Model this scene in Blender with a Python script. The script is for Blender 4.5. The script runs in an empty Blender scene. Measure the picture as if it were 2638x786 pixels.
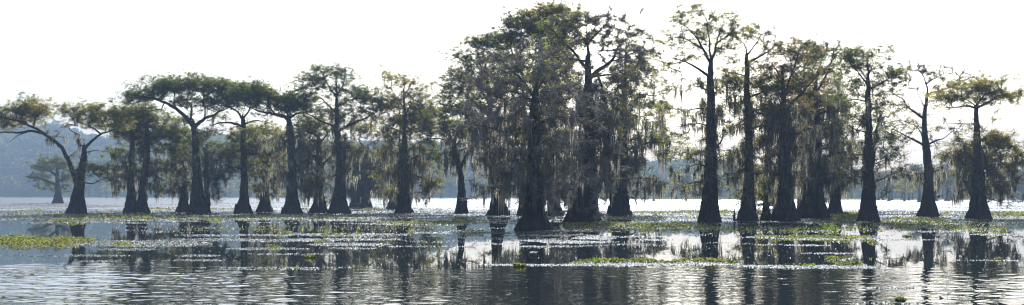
import bpy, math
import numpy as np
from mathutils import Vector

SC = bpy.context.scene
COL = SC.collection
F = 2829.0      # focal length in photo pixels (2638 wide)
HZ = 502.0      # horizon row
CAMH = 2.2
CX = 1319.0
rng = np.random.default_rng(7)

def dist_of(py): return F * CAMH / (py - HZ)
def ground(px, py):
    d = dist_of(py); return ((px - CX) / F * d, d)

# ------------------------------------------------------------------ helpers
def tag(o, label=None, cat=None, group=None, kind=None):
    if label: o['label'] = label
    if cat: o['category'] = cat
    if group: o['group'] = group
    if kind: o['kind'] = kind
    return o

def empty(name, loc):
    o = bpy.data.objects.new(name, None); o.location = loc
    o.empty_display_size = 0.5
    COL.objects.link(o); return o

def quadmesh(name, V, Q, mat, parent=None, tint=None, smooth=False):
    V = np.asarray(V, dtype=np.float32).reshape(-1, 3); Q = np.asarray(Q, dtype=np.int32).reshape(-1, 4)
    me = bpy.data.meshes.new(name)
    me.vertices.add(len(V)); me.vertices.foreach_set('co', V.ravel())
    me.loops.add(len(Q) * 4); me.loops.foreach_set('vertex_index', Q.ravel())
    me.polygons.add(len(Q)); me.polygons.foreach_set('loop_start', np.arange(len(Q), dtype=np.int32) * 4)
    if smooth: me.polygons.foreach_set('use_smooth', np.ones(len(Q), dtype=bool))
    if tint is not None:
        at = me.attributes.new('tint', 'FLOAT', 'POINT'); at.data.foreach_set('value', np.asarray(tint, dtype=np.float32))
    me.update(calc_edges=True)
    me.materials.append(mat)
    o = bpy.data.objects.new(name, me); COL.objects.link(o)
    if parent: o.parent = parent
    return o

class Buf:
    def __init__(s): s.V = []; s.Q = []; s.T = []; s.n = 0
    def add(s, V, Q, T=None):
        s.V.append(np.asarray(V, float).reshape(-1, 3)); s.Q.append(np.asarray(Q, int).reshape(-1, 4) + s.n)
        m = len(s.V[-1]); s.T.append(np.zeros(m) if T is None else np.broadcast_to(np.asarray(T, float), (m,)))
        s.n += m
    def build(s, name, mat, parent=None, smooth=False):
        if not s.V: return None
        return quadmesh(name, np.concatenate(s.V), np.concatenate(s.Q), mat, parent, np.concatenate(s.T), smooth)

def unit(a): return a / (np.linalg.norm(a, axis=-1, keepdims=True) + 1e-9)

def tube(buf, P, R, sides=6, tint=0.0, flute=None):
    """tapered tube along P (n,3) with radii R (n)."""
    P = np.asarray(P, float); R = np.asarray(R, float); n = len(P)
    if n < 2: return
    T = np.gradient(P, axis=0); T = unit(T)
    ref = np.array([0.13, 1.0, 0.07]); ref /= np.linalg.norm(ref)
    A = np.cross(T, ref); bad = np.linalg.norm(A, axis=1) < 0.15
    A[bad] = np.cross(T[bad], np.array([1.0, 0, 0])); A = unit(A); B = np.cross(T, A)
    th = np.linspace(0, 2 * np.pi, sides, endpoint=False)
    rr = R[:, None] * np.ones((1, sides))
    if flute is not None: rr = rr * flute
    V = P[:, None, :] + rr[..., None] * (np.cos(th)[None, :, None] * A[:, None, :] + np.sin(th)[None, :, None] * B[:, None, :])
    i = np.arange(n - 1)[:, None] * sides; j = np.arange(sides)[None, :]; j2 = (j + 1) % sides
    Q = np.stack([i + j, i + j2, i + sides + j2, i + sides + j], -1)
    buf.add(V.reshape(-1, 3), Q.reshape(-1, 4), tint)

def diamonds(P, A, B):
    n = len(P)
    V = np.stack([P - A, P + B, P + A, P - B], 1).reshape(-1, 3)
    Q = np.arange(n * 4).reshape(n, 4)
    return V, Q

# ------------------------------------------------------------------ materials
def new_mat(name):
    m = bpy.data.materials.new(name); m.use_nodes = True
    nt = m.node_tree; nt.nodes.clear()
    out = nt.nodes.new('ShaderNodeOutputMaterial')
    return m, nt, out
def N(nt, t, **kw):
    n = nt.nodes.new(t)
    for k, v in kw.items():
        if k in n.inputs: n.inputs[k].default_value = v
        else: setattr(n, k, v)
    return n
def ramp(nt, stops):
    r = nt.nodes.new('ShaderNodeValToRGB'); e = r.color_ramp.elements
    while len(e) < len(stops): e.new(0.5)
    for i, (p, c) in enumerate(stops): e[i].position = p; e[i].color = (*c, 1)
    return r

def leaf_mat(name, stops, trans=0.6, noise=0.35, tcol=(2.1, 1.8, 1.25, 1)):
    m, nt, out = new_mat(name); L = nt.links
    at = N(nt, 'ShaderNodeAttribute', attribute_name='tint')
    tc = N(nt, 'ShaderNodeTexCoord'); nz = N(nt, 'ShaderNodeTexNoise', Scale=noise, Detail=3.0)
    L.new(tc.outputs['Object'], nz.inputs['Vector'])
    mx = N(nt, 'ShaderNodeMath', operation='MULTIPLY_ADD'); L.new(nz.outputs['Fac'], mx.inputs[0]); mx.inputs[1].default_value = 1.3
    mx2 = N(nt, 'ShaderNodeMath', operation='MULTIPLY_ADD'); L.new(at.outputs['Fac'], mx2.inputs[0]); mx2.inputs[1].default_value = 0.5; mx2.inputs[2].default_value = -0.42
    L.new(mx2.outputs[0], mx.inputs[2])
    r = ramp(nt, stops); L.new(mx.outputs[0], r.inputs['Fac'])
    d = N(nt, 'ShaderNodeBsdfDiffuse'); t = N(nt, 'ShaderNodeBsdfTranslucent'); mixs = N(nt, 'ShaderNodeMixShader'); mixs.inputs[0].default_value = trans
    hs = N(nt, 'ShaderNodeMix', data_type='RGBA', blend_type='MULTIPLY'); hs.inputs[0].default_value = 1.0; L.new(r.outputs[0], hs.inputs[6]); hs.inputs[7].default_value = tcol
    L.new(r.outputs[0], d.inputs['Color']); L.new(hs.outputs[2], t.inputs['Color'])
    L.new(d.outputs[0], mixs.inputs[1]); L.new(t.outputs[0], mixs.inputs[2]); L.new(mixs.outputs[0], out.inputs['Surface'])
    return m

M = {}
M['olive'] = leaf_mat('needles_olive', [(0, (.050, .072, .016)), (.5, (.115, .135, .028)), (1, (.20, .20, .045))])
M['dark'] = leaf_mat('needles_dark', [(0, (.045, .066, .024)), (.5, (.095, .122, .036)), (1, (.18, .19, .05))])
M['gold'] = leaf_mat('needles_gold', [(0, (.070, .088, .018)), (.5, (.165, .165, .032)), (1, (.27, .225, .045))])
M['rust'] = leaf_mat('needles_rust', [(0, (.060, .072, .026)), (.45, (.12, .115, .042)), (.7, (.18, .12, .07)), (1, (.22, .15, .08))])
M['shore'] = leaf_mat('needles_shore', [(0, (.030, .042, .018)), (.5, (.055, .070, .025)), (1, (.10, .095, .03))], noise=.12)
M['hill'] = leaf_mat('forest_leaves', [(0, (.016, .030, .014)), (.5, (.060, .085, .028)), (1, (.15, .16, .05))], trans=.35, noise=.03)
M['moss'] = leaf_mat('spanish_moss', [(0, (.09, .084, .066)), (.5, (.19, .175, .135)), (1, (.33, .30, .225))], trans=.5, noise=.6, tcol=(1.9, 1.85, 1.75, 1))
M['hyacinth'] = leaf_mat('hyacinth_leaves', [(0, (.040, .054, .018)), (.45, (.085, .105, .032)), (.75, (.14, .155, .050)), (1, (.14, .115, .07))], trans=.6, noise=.8)
M['grass'] = leaf_mat('grass_blades', [(0, (.05, .10, .015)), (1, (.16, .26, .03))], trans=.6, noise=2.)

def bark_mat(name, c0, c1, scale=1.0):
    m, nt, out = new_mat(name); L = nt.links
    tc = N(nt, 'ShaderNodeTexCoord'); mp = N(nt, 'ShaderNodeMapping'); mp.inputs['Scale'].default_value = (9 * scale, 9 * scale, 1.1 * scale)
    L.new(tc.outputs['Object'], mp.inputs[0])
    nz = N(nt, 'ShaderNodeTexNoise', Scale=1.0, Detail=5.0, Roughness=.65); L.new(mp.outputs[0], nz.inputs['Vector'])
    n2 = N(nt, 'ShaderNodeTexNoise', Scale=.7, Detail=3.0); L.new(tc.outputs['Object'], n2.inputs['Vector'])
    ad = N(nt, 'ShaderNodeMath', operation='MULTIPLY_ADD'); L.new(nz.outputs['Fac'], ad.inputs[0]); ad.inputs[1].default_value = 1.3
    m2 = N(nt, 'ShaderNodeMath', operation='MULTIPLY_ADD'); L.new(n2.outputs['Fac'], m2.inputs[0]); m2.inputs[1].default_value = .9; m2.inputs[2].default_value = -.62
    L.new(m2.outputs[0], ad.inputs[2])
    r = ramp(nt, [(.1, c0), (.9, c1)]); L.new(ad.outputs[0], r.inputs['Fac'])
    b = N(nt, 'ShaderNodeBsdfPrincipled', Roughness=.9); b.inputs['Specular IOR Level'].default_value = .15
    L.new(r.outputs[0], b.inputs['Base Color'])
    bp = N(nt, 'ShaderNodeBump', Strength=.9, Distance=.08); L.new(nz.outputs['Fac'], bp.inputs['Height']); L.new(bp.outputs[0], b.inputs['Normal'])
    L.new(b.outputs[0], out.inputs['Surface']); return m
M['bark'] = bark_mat('cypress_bark', (.010, .009, .008), (.066, .057, .051))
M['twig'] = bark_mat('twig_bark', (.045, .038, .034), (.13, .11, .10), .4)
M['deadtwig'] = bark_mat('dead_twig_bark', (.19, .158, .125), (.43, .355, .29), .3)

# ------------------------------------------------------------------ cypress generator
def grow_tree(px0, py0, trunks, limbs, blobs, moss=None, leaf='olive', label='', group=None, seed=0,
              twigmat='twig', leafmul=1.0, leafsize=1.0, tipr=.013, name='cypress', knees=(), side=1.0):
    r = np.random.default_rng(seed + 101)
    D = dist_of(py0); s = D / F
    bx = (px0 - CX) * s
    root = empty(name, (bx, D, 0))
    tag(root, label, 'tree', group or 'cypresses standing in the lake')
    def L3(px, py, y=0.0): return np.array([(px - px0) * s, y, (py0 - py) * s])
    P = []; par = []; lev = []; spec = []; plen = []
    def addn(p, pa, lv, sp=0.0):
        P.append(np.asarray(p, float)); par.append(pa); lev.append(lv); spec.append(sp)
        plen.append(0 if pa < 0 else plen[pa] + np.linalg.norm(P[-1] - P[pa])); return len(P) - 1
    # ---- trunks
    for ti, tr in enumerate(trunks):
        tr = [tuple(t) for t in tr]
        pts = np.array([L3(t[0], t[1], (ti * .5 if ti else 0)) for t in tr]); w = np.array([t[2] * s for t in tr])
        cum = np.r_[0, np.cumsum(np.linalg.norm(np.diff(pts, axis=0), axis=1))]
        n = max(6, int(cum[-1] / .35)); u = np.linspace(0, cum[-1], n)
        # smooth interpolation
        def sm(y):
            lin = np.interp(u, cum, y)
            k = 5; pad = np.r_[[lin[0]] * (k // 2), lin, [lin[-1]] * (k // 2)]
            z = np.convolve(pad, np.ones(k) / k, 'valid'); z[0] = lin[0]; z[-1] = lin[-1]; return z
        C = np.stack([sm(pts[:, 0]), sm(pts[:, 1]), sm(pts[:, 2])], 1)
        C[:, 1] += np.cumsum(r.normal(0, .04, n)) * (u > 2)
        C[2:, 0] += (r.normal(0, .03, n))[2:]
        W = np.interp(u, cum, w) * (.88 + .12 * np.exp(-u / 1.5))
        sides = 36 if W[0] > .25 else 12
        th = np.linspace(0, 2 * np.pi, sides, endpoint=False)
        fl = np.ones((n, sides)); ph = r.uniform(0, 6.28, 5)
        hfac = np.exp(-u / 2.8)[:, None]
        if sides > 12:
            k1 = r.integers(6, 9)
            wob = ph[1] + u[:, None] * .15
            ridge = 1 - np.abs(np.sin(.5 * k1 * th[None] + ph[0] + .15 * np.sin(3 * th[None] + wob)))   # rounded buttress ribs with sharp furrows
            fl = 1 + (ridge - .5) * (.16 + .46 * hfac) + .06 * np.sin(3 * th[None] + ph[2] + u[:, None] * .3) + .03 * np.sin(17 * th[None] + ph[3] + u[:, None] * .2)
            fl = fl / (1 + .10 * hfac)
        # extend under water
        Cb = np.vstack([C[0] + [0, 0, -.6], C]); Wb = np.r_[W[0] * 1.12, W]; flb = np.vstack([fl[:1], fl])
        tdir = unit(Cb[-1] - Cb[-3]); Cb = np.vstack([Cb, Cb[-1] + tdir * Wb[-1] * 1.6, Cb[-1] + tdir * Wb[-1] * 3.2]); Wb = np.r_[Wb, Wb[-1] * .6, Wb[-1] * .08]; flb = np.vstack([flb, flb[-1:], flb[-1:]])
        b = Buf(); tube(b, Cb, Wb, sides, 0, flb); b.build('trunk', M['bark'], root, smooth=True)
        pa = -1
        if ti: # root second trunks near the base so growth can use them
            pa = 0
        for k in range(n):
            pa = addn(C[k], pa, 0, W[k])
    # ---- limbs
    for li, lb in enumerate(limbs):
        pts2 = lb['p'] if isinstance(lb, dict) else lb
        hw = (lb.get('w', 5) if isinstance(lb, dict) else 5) * s * .9
        start = L3(*pts2[0][:2])
        A = np.array(P); pa = int(np.argmin(np.linalg.norm((A - start)[:, [0, 2]], axis=1)))
        lat = abs(pts2[-1][0] - pts2[0][0]) * s
        yd = (lb['y'] * s if isinstance(lb, dict) and 'y' in lb else r.uniform(-.45, .45) * lat)
        pts = [P[pa]] + [L3(q[0], q[1], P[pa][1] + yd * (k + 1) / (len(pts2) - 1)) for k, q in enumerate(pts2[1:])]
        pts = np.array(pts); cum = np.r_[0, np.cumsum(np.linalg.norm(np.diff(pts, axis=0), axis=1))]
        n = max(4, int(cum[-1] / .3)); u = np.linspace(0, cum[-1], n)
        C = np.stack([np.interp(u, cum, pts[:, k]) for k in range(3)], 1)
        wig = np.cumsum(r.normal(0, .035, (n, 3)), axis=0); wig -= np.linspace(0, 1, n)[:, None] * wig[-1] * .5
        C[1:] += wig[1:]
        for k in range(1, n): pa = addn(C[k], pa, 1 + li, hw * (1 - .84 * u[k] / cum[-1]))
    nspec = len(P)
    # ---- targets
    tips = []; tl = []; tm = []
    zmin = None
    blobs = list(blobs)
    if side > 0:
        rs = np.random.default_rng(seed + 900)
        for tr in trunks:
            ys = np.array([t[1] for t in tr]); xs = np.array([t[0] for t in tr]); o_ = np.argsort(ys)
            hgt_px = ys[0] - ys[-1]; yq = ys[0] - .20 * hgt_px - 30
            while yq > ys[-1] + .12 * hgt_px:
                for sg in (-1, 1):
                    if rs.uniform() < .82:
                        fr = (ys[0] - yq) / hgt_px
                        blobs.append((np.interp(yq, ys[o_], xs[o_]) + sg * rs.uniform(8, 34), yq + rs.uniform(-10, 10), rs.uniform(14, 26), rs.uniform(6, 12), .6 * side, .25 + .55 * fr * rs.uniform(.5, 1), .35 * (1 - fr * .5), rs.uniform(-18, 12)))
                yq -= rs.uniform(22, 34)
    for bl in blobs:
        cx, cy, rx, ry = bl[:4]; dens = bl[4] if len(bl) > 4 else 1; lf0 = bl[5] if len(bl) > 5 else 1.; lf0b = lf0; dens = dens * ((1.45 if cy > 200 else .9) if (lf0 < .2 and twigmat == 'deadtwig') else (.5 if lf0 < .1 else 1.0)); lf = bl[5] if len(bl) > 5 else 1.; ms = bl[6] if len(bl) > 6 else 0.
        c = L3(cx, cy); RX, RZ = rx * s * 1.05, ry * s * 1.12; RY = max(RX, RZ) * .8
        yo = bl[7] * s if len(bl) > 7 else 0.0
        area = math.pi * RX * RZ
        nsub = max(3, int(area * 2.4 * dens)); npt = max(6, int(area * 13.0 * dens ** .8))
        q = r.normal(0, 1, (nsub, 3)); q = unit(q) * r.uniform(.25, 1, (nsub, 1)) ** .45
        q[:, 2] += r.uniform(0, .25, nsub) ; q[:, 2] = np.clip(q[:, 2], -1, 1.05)
        sub = c + [0, yo, 0] + q * [RX * .9, RY * .9, RZ * .9]
        k = r.integers(0, nsub, npt)
        t = sub[k] + r.normal(0, 1, (npt, 3)) * ([1.0, 1.0, .62] if (lf0 < .2 and twigmat == 'deadtwig') else [.70, .70, .34])
        ol = r.uniform(0, 1, npt) < .13; t[ol] = c + [0, yo, 0] + (t[ol] - c - [0, yo, 0]) * r.uniform(1.1, 1.55, (int(ol.sum()), 1)); t[:, 2] = np.maximum(t[:, 2], .45)
        lf = max(lf, .17) if (twigmat == 'deadtwig' and cy < 240) else lf
        tips.append(t); tl.append(np.full(npt, lf)); tm.append(np.full(npt, ms))
        zm = c[2] - RZ; zmin = zm if zmin is None else min(zmin, zm)
    tips = np.concatenate(tips); tl = np.concatenate(tl); tm = np.concatenate(tm)
    A = np.array(P); d0 = np.array([np.min(np.linalg.norm(A - t, axis=1)) for t in tips])
    order = np.argsort(d0)
    cap = len(P) + int(d0.sum() / .3) + len(tips) * 8 + 100
    PP = np.zeros((cap, 3)); PL = np.zeros(cap); n = len(P)
    PP[:n] = A; PL[:n] = plen
    OK = np.zeros(cap, bool); OK[:n] = (np.array([(l > 0) for l in lev]) | (A[:, 2] > max(1.2, zmin - .6)))
    tipnode = np.zeros(len(tips), int)
    for ii in order:
        t = tips[ii]
        dv = t - PP[:n]; d = np.linalg.norm(dv, axis=1)
        cost = d + .12 * PL[:n] * 0 + .7 * np.maximum(0, PP[:n, 2] - t[2] - .2) + np.where(OK[:n], 0, 50)
        k = int(np.argmin(cost)); dk = d[k]; p0 = PP[k]
        pk = par[k]
        pdir = unit(p0 - PP[pk]) if pk >= 0 else np.array([0, 0, 1.])
        m = max(1, int(dk / .38))
        ctrl = p0 + .4 * dk * unit(pdir * .6 + unit(t - p0)) + r.normal(0, .05 * dk, 3)
        pa = k
        for q in range(1, m + 1):
            f = q / m
            pos = (1 - f) ** 2 * p0 + 2 * f * (1 - f) * ctrl + f * f * t
            if q < m: pos = pos + r.normal(0, .03, 3)
            addn(pos, pa, -1); pa = n; PP[n] = pos; PL[n] = plen[-1]; OK[n] = True; n += 1
        tipnode[ii] = n - 1 if m > 0 else k
    par_a = np.array(par); lev_a = np.array(lev); spec_a = np.array(spec)
    acc = np.zeros(n)
    ch = [[] for _ in range(n)]
    for i in range(n - 1, -1, -1):
        if acc[i] == 0: acc[i] = (tipr * 1.35) ** 2.35
        if par_a[i] >= 0: acc[par_a[i]] += acc[i]; ch[par_a[i]].append(i)
    rad = acc ** (1 / 2.35)
    rad = np.minimum(rad, .22)
    rad = np.where(lev_a > 0, np.maximum(spec_a, rad * .8), rad)
    # ---- limb meshes
    for li in range(len(limbs)):
        ids = np.where(lev_a == li + 1)[0]
        if len(ids) < 2: continue
        p0 = par_a[ids[0]]; pts = np.vstack([PP[p0], PP[ids]]); R = np.r_[rad[ids[0]] * 1.15, rad[ids]]
        b = Buf(); tube(b, pts, R, 8); b.build('limb', M['bark'], root, smooth=True)
    # ---- twig mesh
    b = Buf()
    for i in range(n):
        if lev_a[i] != -1: starts = [c for c in ch[i] if lev_a[c] == -1]
        else:
            cs = ch[i]; starts = []
            if len(cs) > 1:
                mc = max(cs, key=lambda c: acc[c]); starts = [c for c in cs if c != mc]
        for c in starts:
            chain = [i]; R = [min(rad[i], rad[c] * 1.2)]; k = c
            while True:
                chain.append(k); R.append(rad[k])
                if not ch[k]: break
                k = max(ch[k], key=lambda q: acc[q])
            R[-1] *= .5
            tube(b, PP[chain], R, 5 if max(R) > .04 else 3)
    # fine twiglets
    bare = tl < .999
    tips_p = tips
    nt = len(tips)
    bare_t = twigmat == 'deadtwig'; m_tw = 40 if bare_t else 20
    sel = np.where(r.uniform(0, 1, nt) < np.clip(1.15 - tl * .75, .25, 1))[0]
    if len(sel):
        base = np.repeat(tips_p[sel], m_tw, 0); nn = len(base)
        par_dir = unit(tips_p[sel] - PP[par_a[tipnode[sel]]]); pd = np.repeat(par_dir, m_tw, 0)
        base = base - pd * r.uniform(0, .5, (nn, 1))
        dr = unit(pd * .5 + r.normal(0, .75, (nn, 3)) * [1, 1, .75] + [0, 0, .05]); ln = r.uniform(.15, .5, (nn, 1)) * leafsize
        end = base + dr * ln
        w = .0130 * leafsize * (1.45 if bare_t else 1.0)
        a1 = unit(np.cross(dr, r.normal(0, 1, (nn, 3)))) * w; a2 = np.cross(dr, a1)
        ring0 = [base + a1, base - .5 * a1 + .87 * a2, base - .5 * a1 - .87 * a2]
        ring1 = [end + a1 * .5, end - .25 * a1 + .43 * a2, end - .25 * a1 - .43 * a2]
        V = np.stack(ring0 + ring1, 1).reshape(-1, 3); o = (np.arange(nn) * 6)[:, None, None]
        Q = (np.array([[0, 1, 4, 3], [1, 2, 5, 4], [2, 0, 3, 5]])[None] + o).reshape(-1, 4)
        b.add(V, Q, 0)
    b.build('branches', M[twigmat], root)
    # ---- foliage
    cnt = (r.poisson(118 * leafmul * tl * np.clip(r.lognormal(-.15, .65, nt), .15, 2.6))).astype(int) if leafmul > 0 else np.zeros(nt, int)
    if cnt.sum() > 0:
        idx = np.repeat(np.arange(nt), cnt); nn = len(idx)
        # sprays: sub-clusters round each tip
        nsp = 5
        so = r.normal(0, 1, (nt, nsp, 3)) * [.30, .30, .20]
        sp = r.integers(0, nsp, nn)
        pos = tips_p[idx] + so[idx, sp] + r.normal(0, 1, (nn, 3)) * [.12, .12, .07]
        out = unit(so[idx, sp] * [1, 1, .3] + r.normal(0, .12, (nn, 3)))
        out[:, 2] -= r.uniform(-.1, .5, nn); out = unit(out)
        ln = r.uniform(.05, .12, (nn, 1)) * leafsize; wd = r.uniform(.014, .030, (nn, 1)) * leafsize
        side = unit(np.cross(out, r.normal(0, .5, (nn, 3)) + [0, 0, 1]))
        V, Q = diamonds(pos, out * ln, side * wd)
        tint = np.repeat(np.clip(.5 + .25 * r.normal(0, 1, nt)[idx] + r.normal(0, .15, nn), 0, 1.3), 4)
        quadmesh('foliage', V, Q, M[leaf], root, tint)
    # ---- moss
    hang = []
    zz = PP[:n, 2]
    if moss:
        for (x0, y0, x1, y1, dens, Ls) in moss:
            a = L3(x0, y0); c2 = L3(x1, y1)
            rad_ok = (rad[:n] > .02) | (r.uniform(0, 1, n) < .45)
            cand = np.where((PP[:n, 0] > a[0]) & (PP[:n, 0] < c2[0]) & (zz < a[2]) & (zz > c2[2]) & rad_ok & (zz > .8) & (lev_a != 0))[0]
            ctr = np.where((PP[:n, 0] > a[0]) & (PP[:n, 0] < c2[0]) & (zz < a[2]) & (zz > c2[2]) & (lev_a == 0))[0]
            cl = np.sin(PP[cand, 0] * 2.1 + seed) * np.sin(PP[cand, 1] * 1.7 + 1) + .5 * np.sin(PP[cand, 2] * 3 + seed)
            prob = dens * .62 * (1 + .9 * cl)
            k = cand[r.uniform(0, 1, len(cand)) < prob]
            for i in k: hang.append((PP[i], 1.25 * Ls * r.lognormal(-.1, .45)))
            for i in ctr:
                for _ in range(int(r.poisson(dens * 3.0))):
                    th = r.uniform(0, 6.28); hang.append((PP[i] + np.array([math.cos(th), math.sin(th), 0]) * spec_a[i] * 1.02 + [0, 0, r.uniform(-.2, .2)], Ls * r.lognormal(-.2, .4)))
    extra = np.where(r.uniform(0, 1, nt) < tm)[0]
    for i in extra: hang.append((tips_p[i], .9 * r.lognormal(-.1, .45)))
    if hang:
        cells = {}
        for (p, Lh) in hang:
            b = cells.setdefault((int(np.floor(p[0] / 2.0)), int(np.floor(p[1] / 2.6)), int(np.floor(p[2] / 2.4))), Buf())
            Lh = min(Lh, max(.25, p[2] - .35), 2.6)
            ns = r.integers(9, 18); m = 7
            cw = r.uniform(.06, .20)
            for _ in range(ns):
                l = Lh * r.uniform(.35, 1.05); off = r.normal(0, cw, 3) * [1, 1, .3]
                q = np.linspace(0, 1, m)
                ctr = p + off[None] * (1 - .45 * q[:, None]); ctr[:, 2] -= q * l
                ctr[:, :2] += np.cumsum(r.normal(0, .014, (m, 2)), axis=0)
                w = (r.uniform(.018, .045) * np.array([.45, 1, .9, .75, .55, .35, .1]) * r.uniform(.7, 1.3, m))[:, None]
                th = r.uniform(0, 3.14) + np.cumsum(r.normal(0, .35, m)); sd = np.stack([np.cos(th), np.sin(th), 0 * th], 1)
                V = np.concatenate([ctr - sd * w, ctr + sd * w]); i = np.arange(m - 1)
                Q = np.stack([i, i + 1, i + 1 + m, i + m], 1)
                b.add(V, Q, r.uniform(.1, .95))
        for b in cells.values(): b.build('hanging_moss', M['moss'], root)
    for (kx, ky, kh, kw) in knees:
        p = L3(kx, ky); lean = r.uniform(-.12, .12)
        q = np.linspace(0, 1, 8); pts = np.stack([p[0] + lean * q, p[1] - .5 + 0 * q, -.3 + (kh * s + .3) * q], 1)
        R = kw * s * (1 - q ** 1.3 * .8); th = np.linspace(0, 6.283, 12, endpoint=False)
        fl = 1 + .15 * np.sin(3 * th[None] + q[:, None] * 2)
        b = Buf(); tube(b, np.vstack([pts, pts[-1] + [0, 0, .03]]), np.r_[R, .01], 12, 0, np.vstack([fl, fl[-1:]])); b.build('root_knee', M['bark'], root, smooth=True)
    return root

T = grow_tree
#T#
# ================================================================= the cypresses, left to right
T(150, 524, [[(150, 524, 15), (150, 505, 10), (148, 480, 6.5), (147, 450, 5), (146, 425, 3), (145, 402, 1.5)]],
  [[(147, 455), (125, 440), (98, 428)], [(148, 470), (170, 455), (188, 440)], [(147, 475), (115, 462), (80, 455)]],
  [(130, 412, 30, 12), (108, 432, 28, 10), (100, 456, 28, 9), (165, 430, 26, 14), (180, 455, 20, 12), (120, 480, 30, 10, .6), (170, 485, 22, 10, .6)],
  None, 'olive', 'small hazy cypress alone on open water beside the leaning forked tree', seed=1, side=0, leafsize=1.4, leafmul=.45, tipr=.02)

T(198, 551, [[(198, 551, 27), (199, 540, 24), (200, 515, 19), (203, 490, 15), (208, 465, 12), (213, 430, 10), (217, 405, 8), (219, 385, 6)]],
  [dict(p=[(203, 480), (196, 458), (186, 430), (174, 405), (165, 380), (150, 365), (132, 353), (112, 344), (85, 340), (50, 345), (15, 344), (-20, 348)], w=7.5, y=-20),
   dict(p=[(120, 347), (96, 328), (73, 318), (50, 312), (20, 303), (-10, 300)], w=4, y=-50),
   dict(p=[(98, 328), (103, 303), (118, 290), (134, 280)], w=1.8, y=-10), dict(p=[(80, 343), (50, 346), (35, 358), (14, 367)], w=1.8),
   dict(p=[(219, 385), (232, 370), (248, 356), (262, 346), (285, 336), (310, 326)], w=5, y=20),
   dict(p=[(260, 347), (246, 338), (232, 330), (205, 318), (180, 300)], w=3, y=30),
   dict(p=[(219, 380), (208, 372), (204, 358), (211, 350), (200, 342), (190, 336), (173, 315)], w=2.2, y=-5),
   dict(p=[(226, 391), (250, 389), (279, 393)], w=1.8), dict(p=[(187, 404), (196, 392), (204, 384), (204, 377)], w=1.6),
   dict(p=[(224, 470), (240, 473), (256, 467), (276, 456)], w=2.4, y=8)],
  [(60, 280, 38, 20, 1.1), (20, 300, 40, 24), (-15, 310, 25, 18), (95, 275, 40, 20, 1.), (110, 300, 30, 12, .6), (60, 312, 50, 16, .6), (130, 345, 25, 12, .3, .1), (160, 345, 14, 22, .5, .02),
   (185, 285, 36, 12), (220, 292, 40, 16), (265, 295, 40, 16, 1.1), (300, 308, 40, 20, 1.1), (250, 315, 38, 13, .8), (205, 310, 20, 9, .5), (248, 440, 26, 17, 1), (262, 455, 16, 12, .8)],
  [(120, 340, 215, 480, 1.5, .9), (215, 380, 235, 500, .4, .8)], 'gold', 'leaning forked cypress at the far left with a long limb arching left', seed=2, side=0)

T(349, 548, [[(338, 548, 20), (338, 530, 16), (338, 505, 12), (338, 470, 10), (338, 430, 9), (339, 370, 7), (337, 320, 4.5), (333, 285, 2)],
            [(366, 548, 17), (365, 530, 14), (362, 505, 11), (368, 465, 10), (374, 430, 9), (376, 380, 8), (375, 330, 5), (371, 287, 2)]],
  [dict(p=[(335, 457), (315, 456), (295, 458), (280, 462)], w=3, y=-6), dict(p=[(376, 365), (392, 355), (415, 352)], w=3),
   dict(p=[(338, 350), (320, 335), (302, 330)], w=3), dict(p=[(371, 320), (360, 305), (350, 298)], w=2.5), [(376, 440), (395, 450), (412, 462)]],
  [(335, 285, 36, 18, 1.1), (370, 290, 38, 22, 1.1), (315, 310, 32, 16, .9), (400, 318, 40, 22, 1.1), (425, 335, 26, 16, .9), (350, 330, 40, 16, .9), (385, 350, 40, 16, .9), (318, 350, 26, 14, .7), (310, 390, 28, 12, .6), (400, 385, 30, 14, .7),
   (345, 380, 30, 20, .6, .8, .1), (290, 440, 24, 8, .7, .6, .2), (305, 475, 18, 20, .5, .3, .4), (400, 440, 22, 14, .5, .4, .3), (355, 430, 34, 18, .5, .5, .2), (392, 500, 16, 16, .5, .5)],
  [(270, 380, 420, 510, .8, 1.0)], 'olive', 'cypress with two trunks joined at one wide base, right of the leaning forked tree', seed=3)

T(473, 547, [[(473, 547, 19), (473, 530, 14), (474, 500, 9), (474, 461, 7), (475, 400, 5.5), (476, 350, 3), (476, 320, 1.5)]],
  [[(475, 400), (450, 390), (425, 388)], [(475, 420), (450, 425), (430, 440)], [(475, 440), (450, 455), (435, 470)], [(476, 365), (450, 350), (440, 340)]],
  [(460, 320, 36, 18), (440, 345, 30, 16), (475, 360, 40, 18, .9), (435, 385, 30, 14, .8), (430, 418, 28, 12, .7), (480, 400, 35, 20, .6), (450, 450, 38, 16, .6, .7, .2), (440, 490, 30, 18, .6, .6, .2), (480, 480, 22, 20, .4, .6, .2)],
  [(400, 390, 510, 510, .9, 1.1)], 'olive', 'bushy mossy cypress half hidden behind the tall flat-topped one', seed=4)

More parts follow.
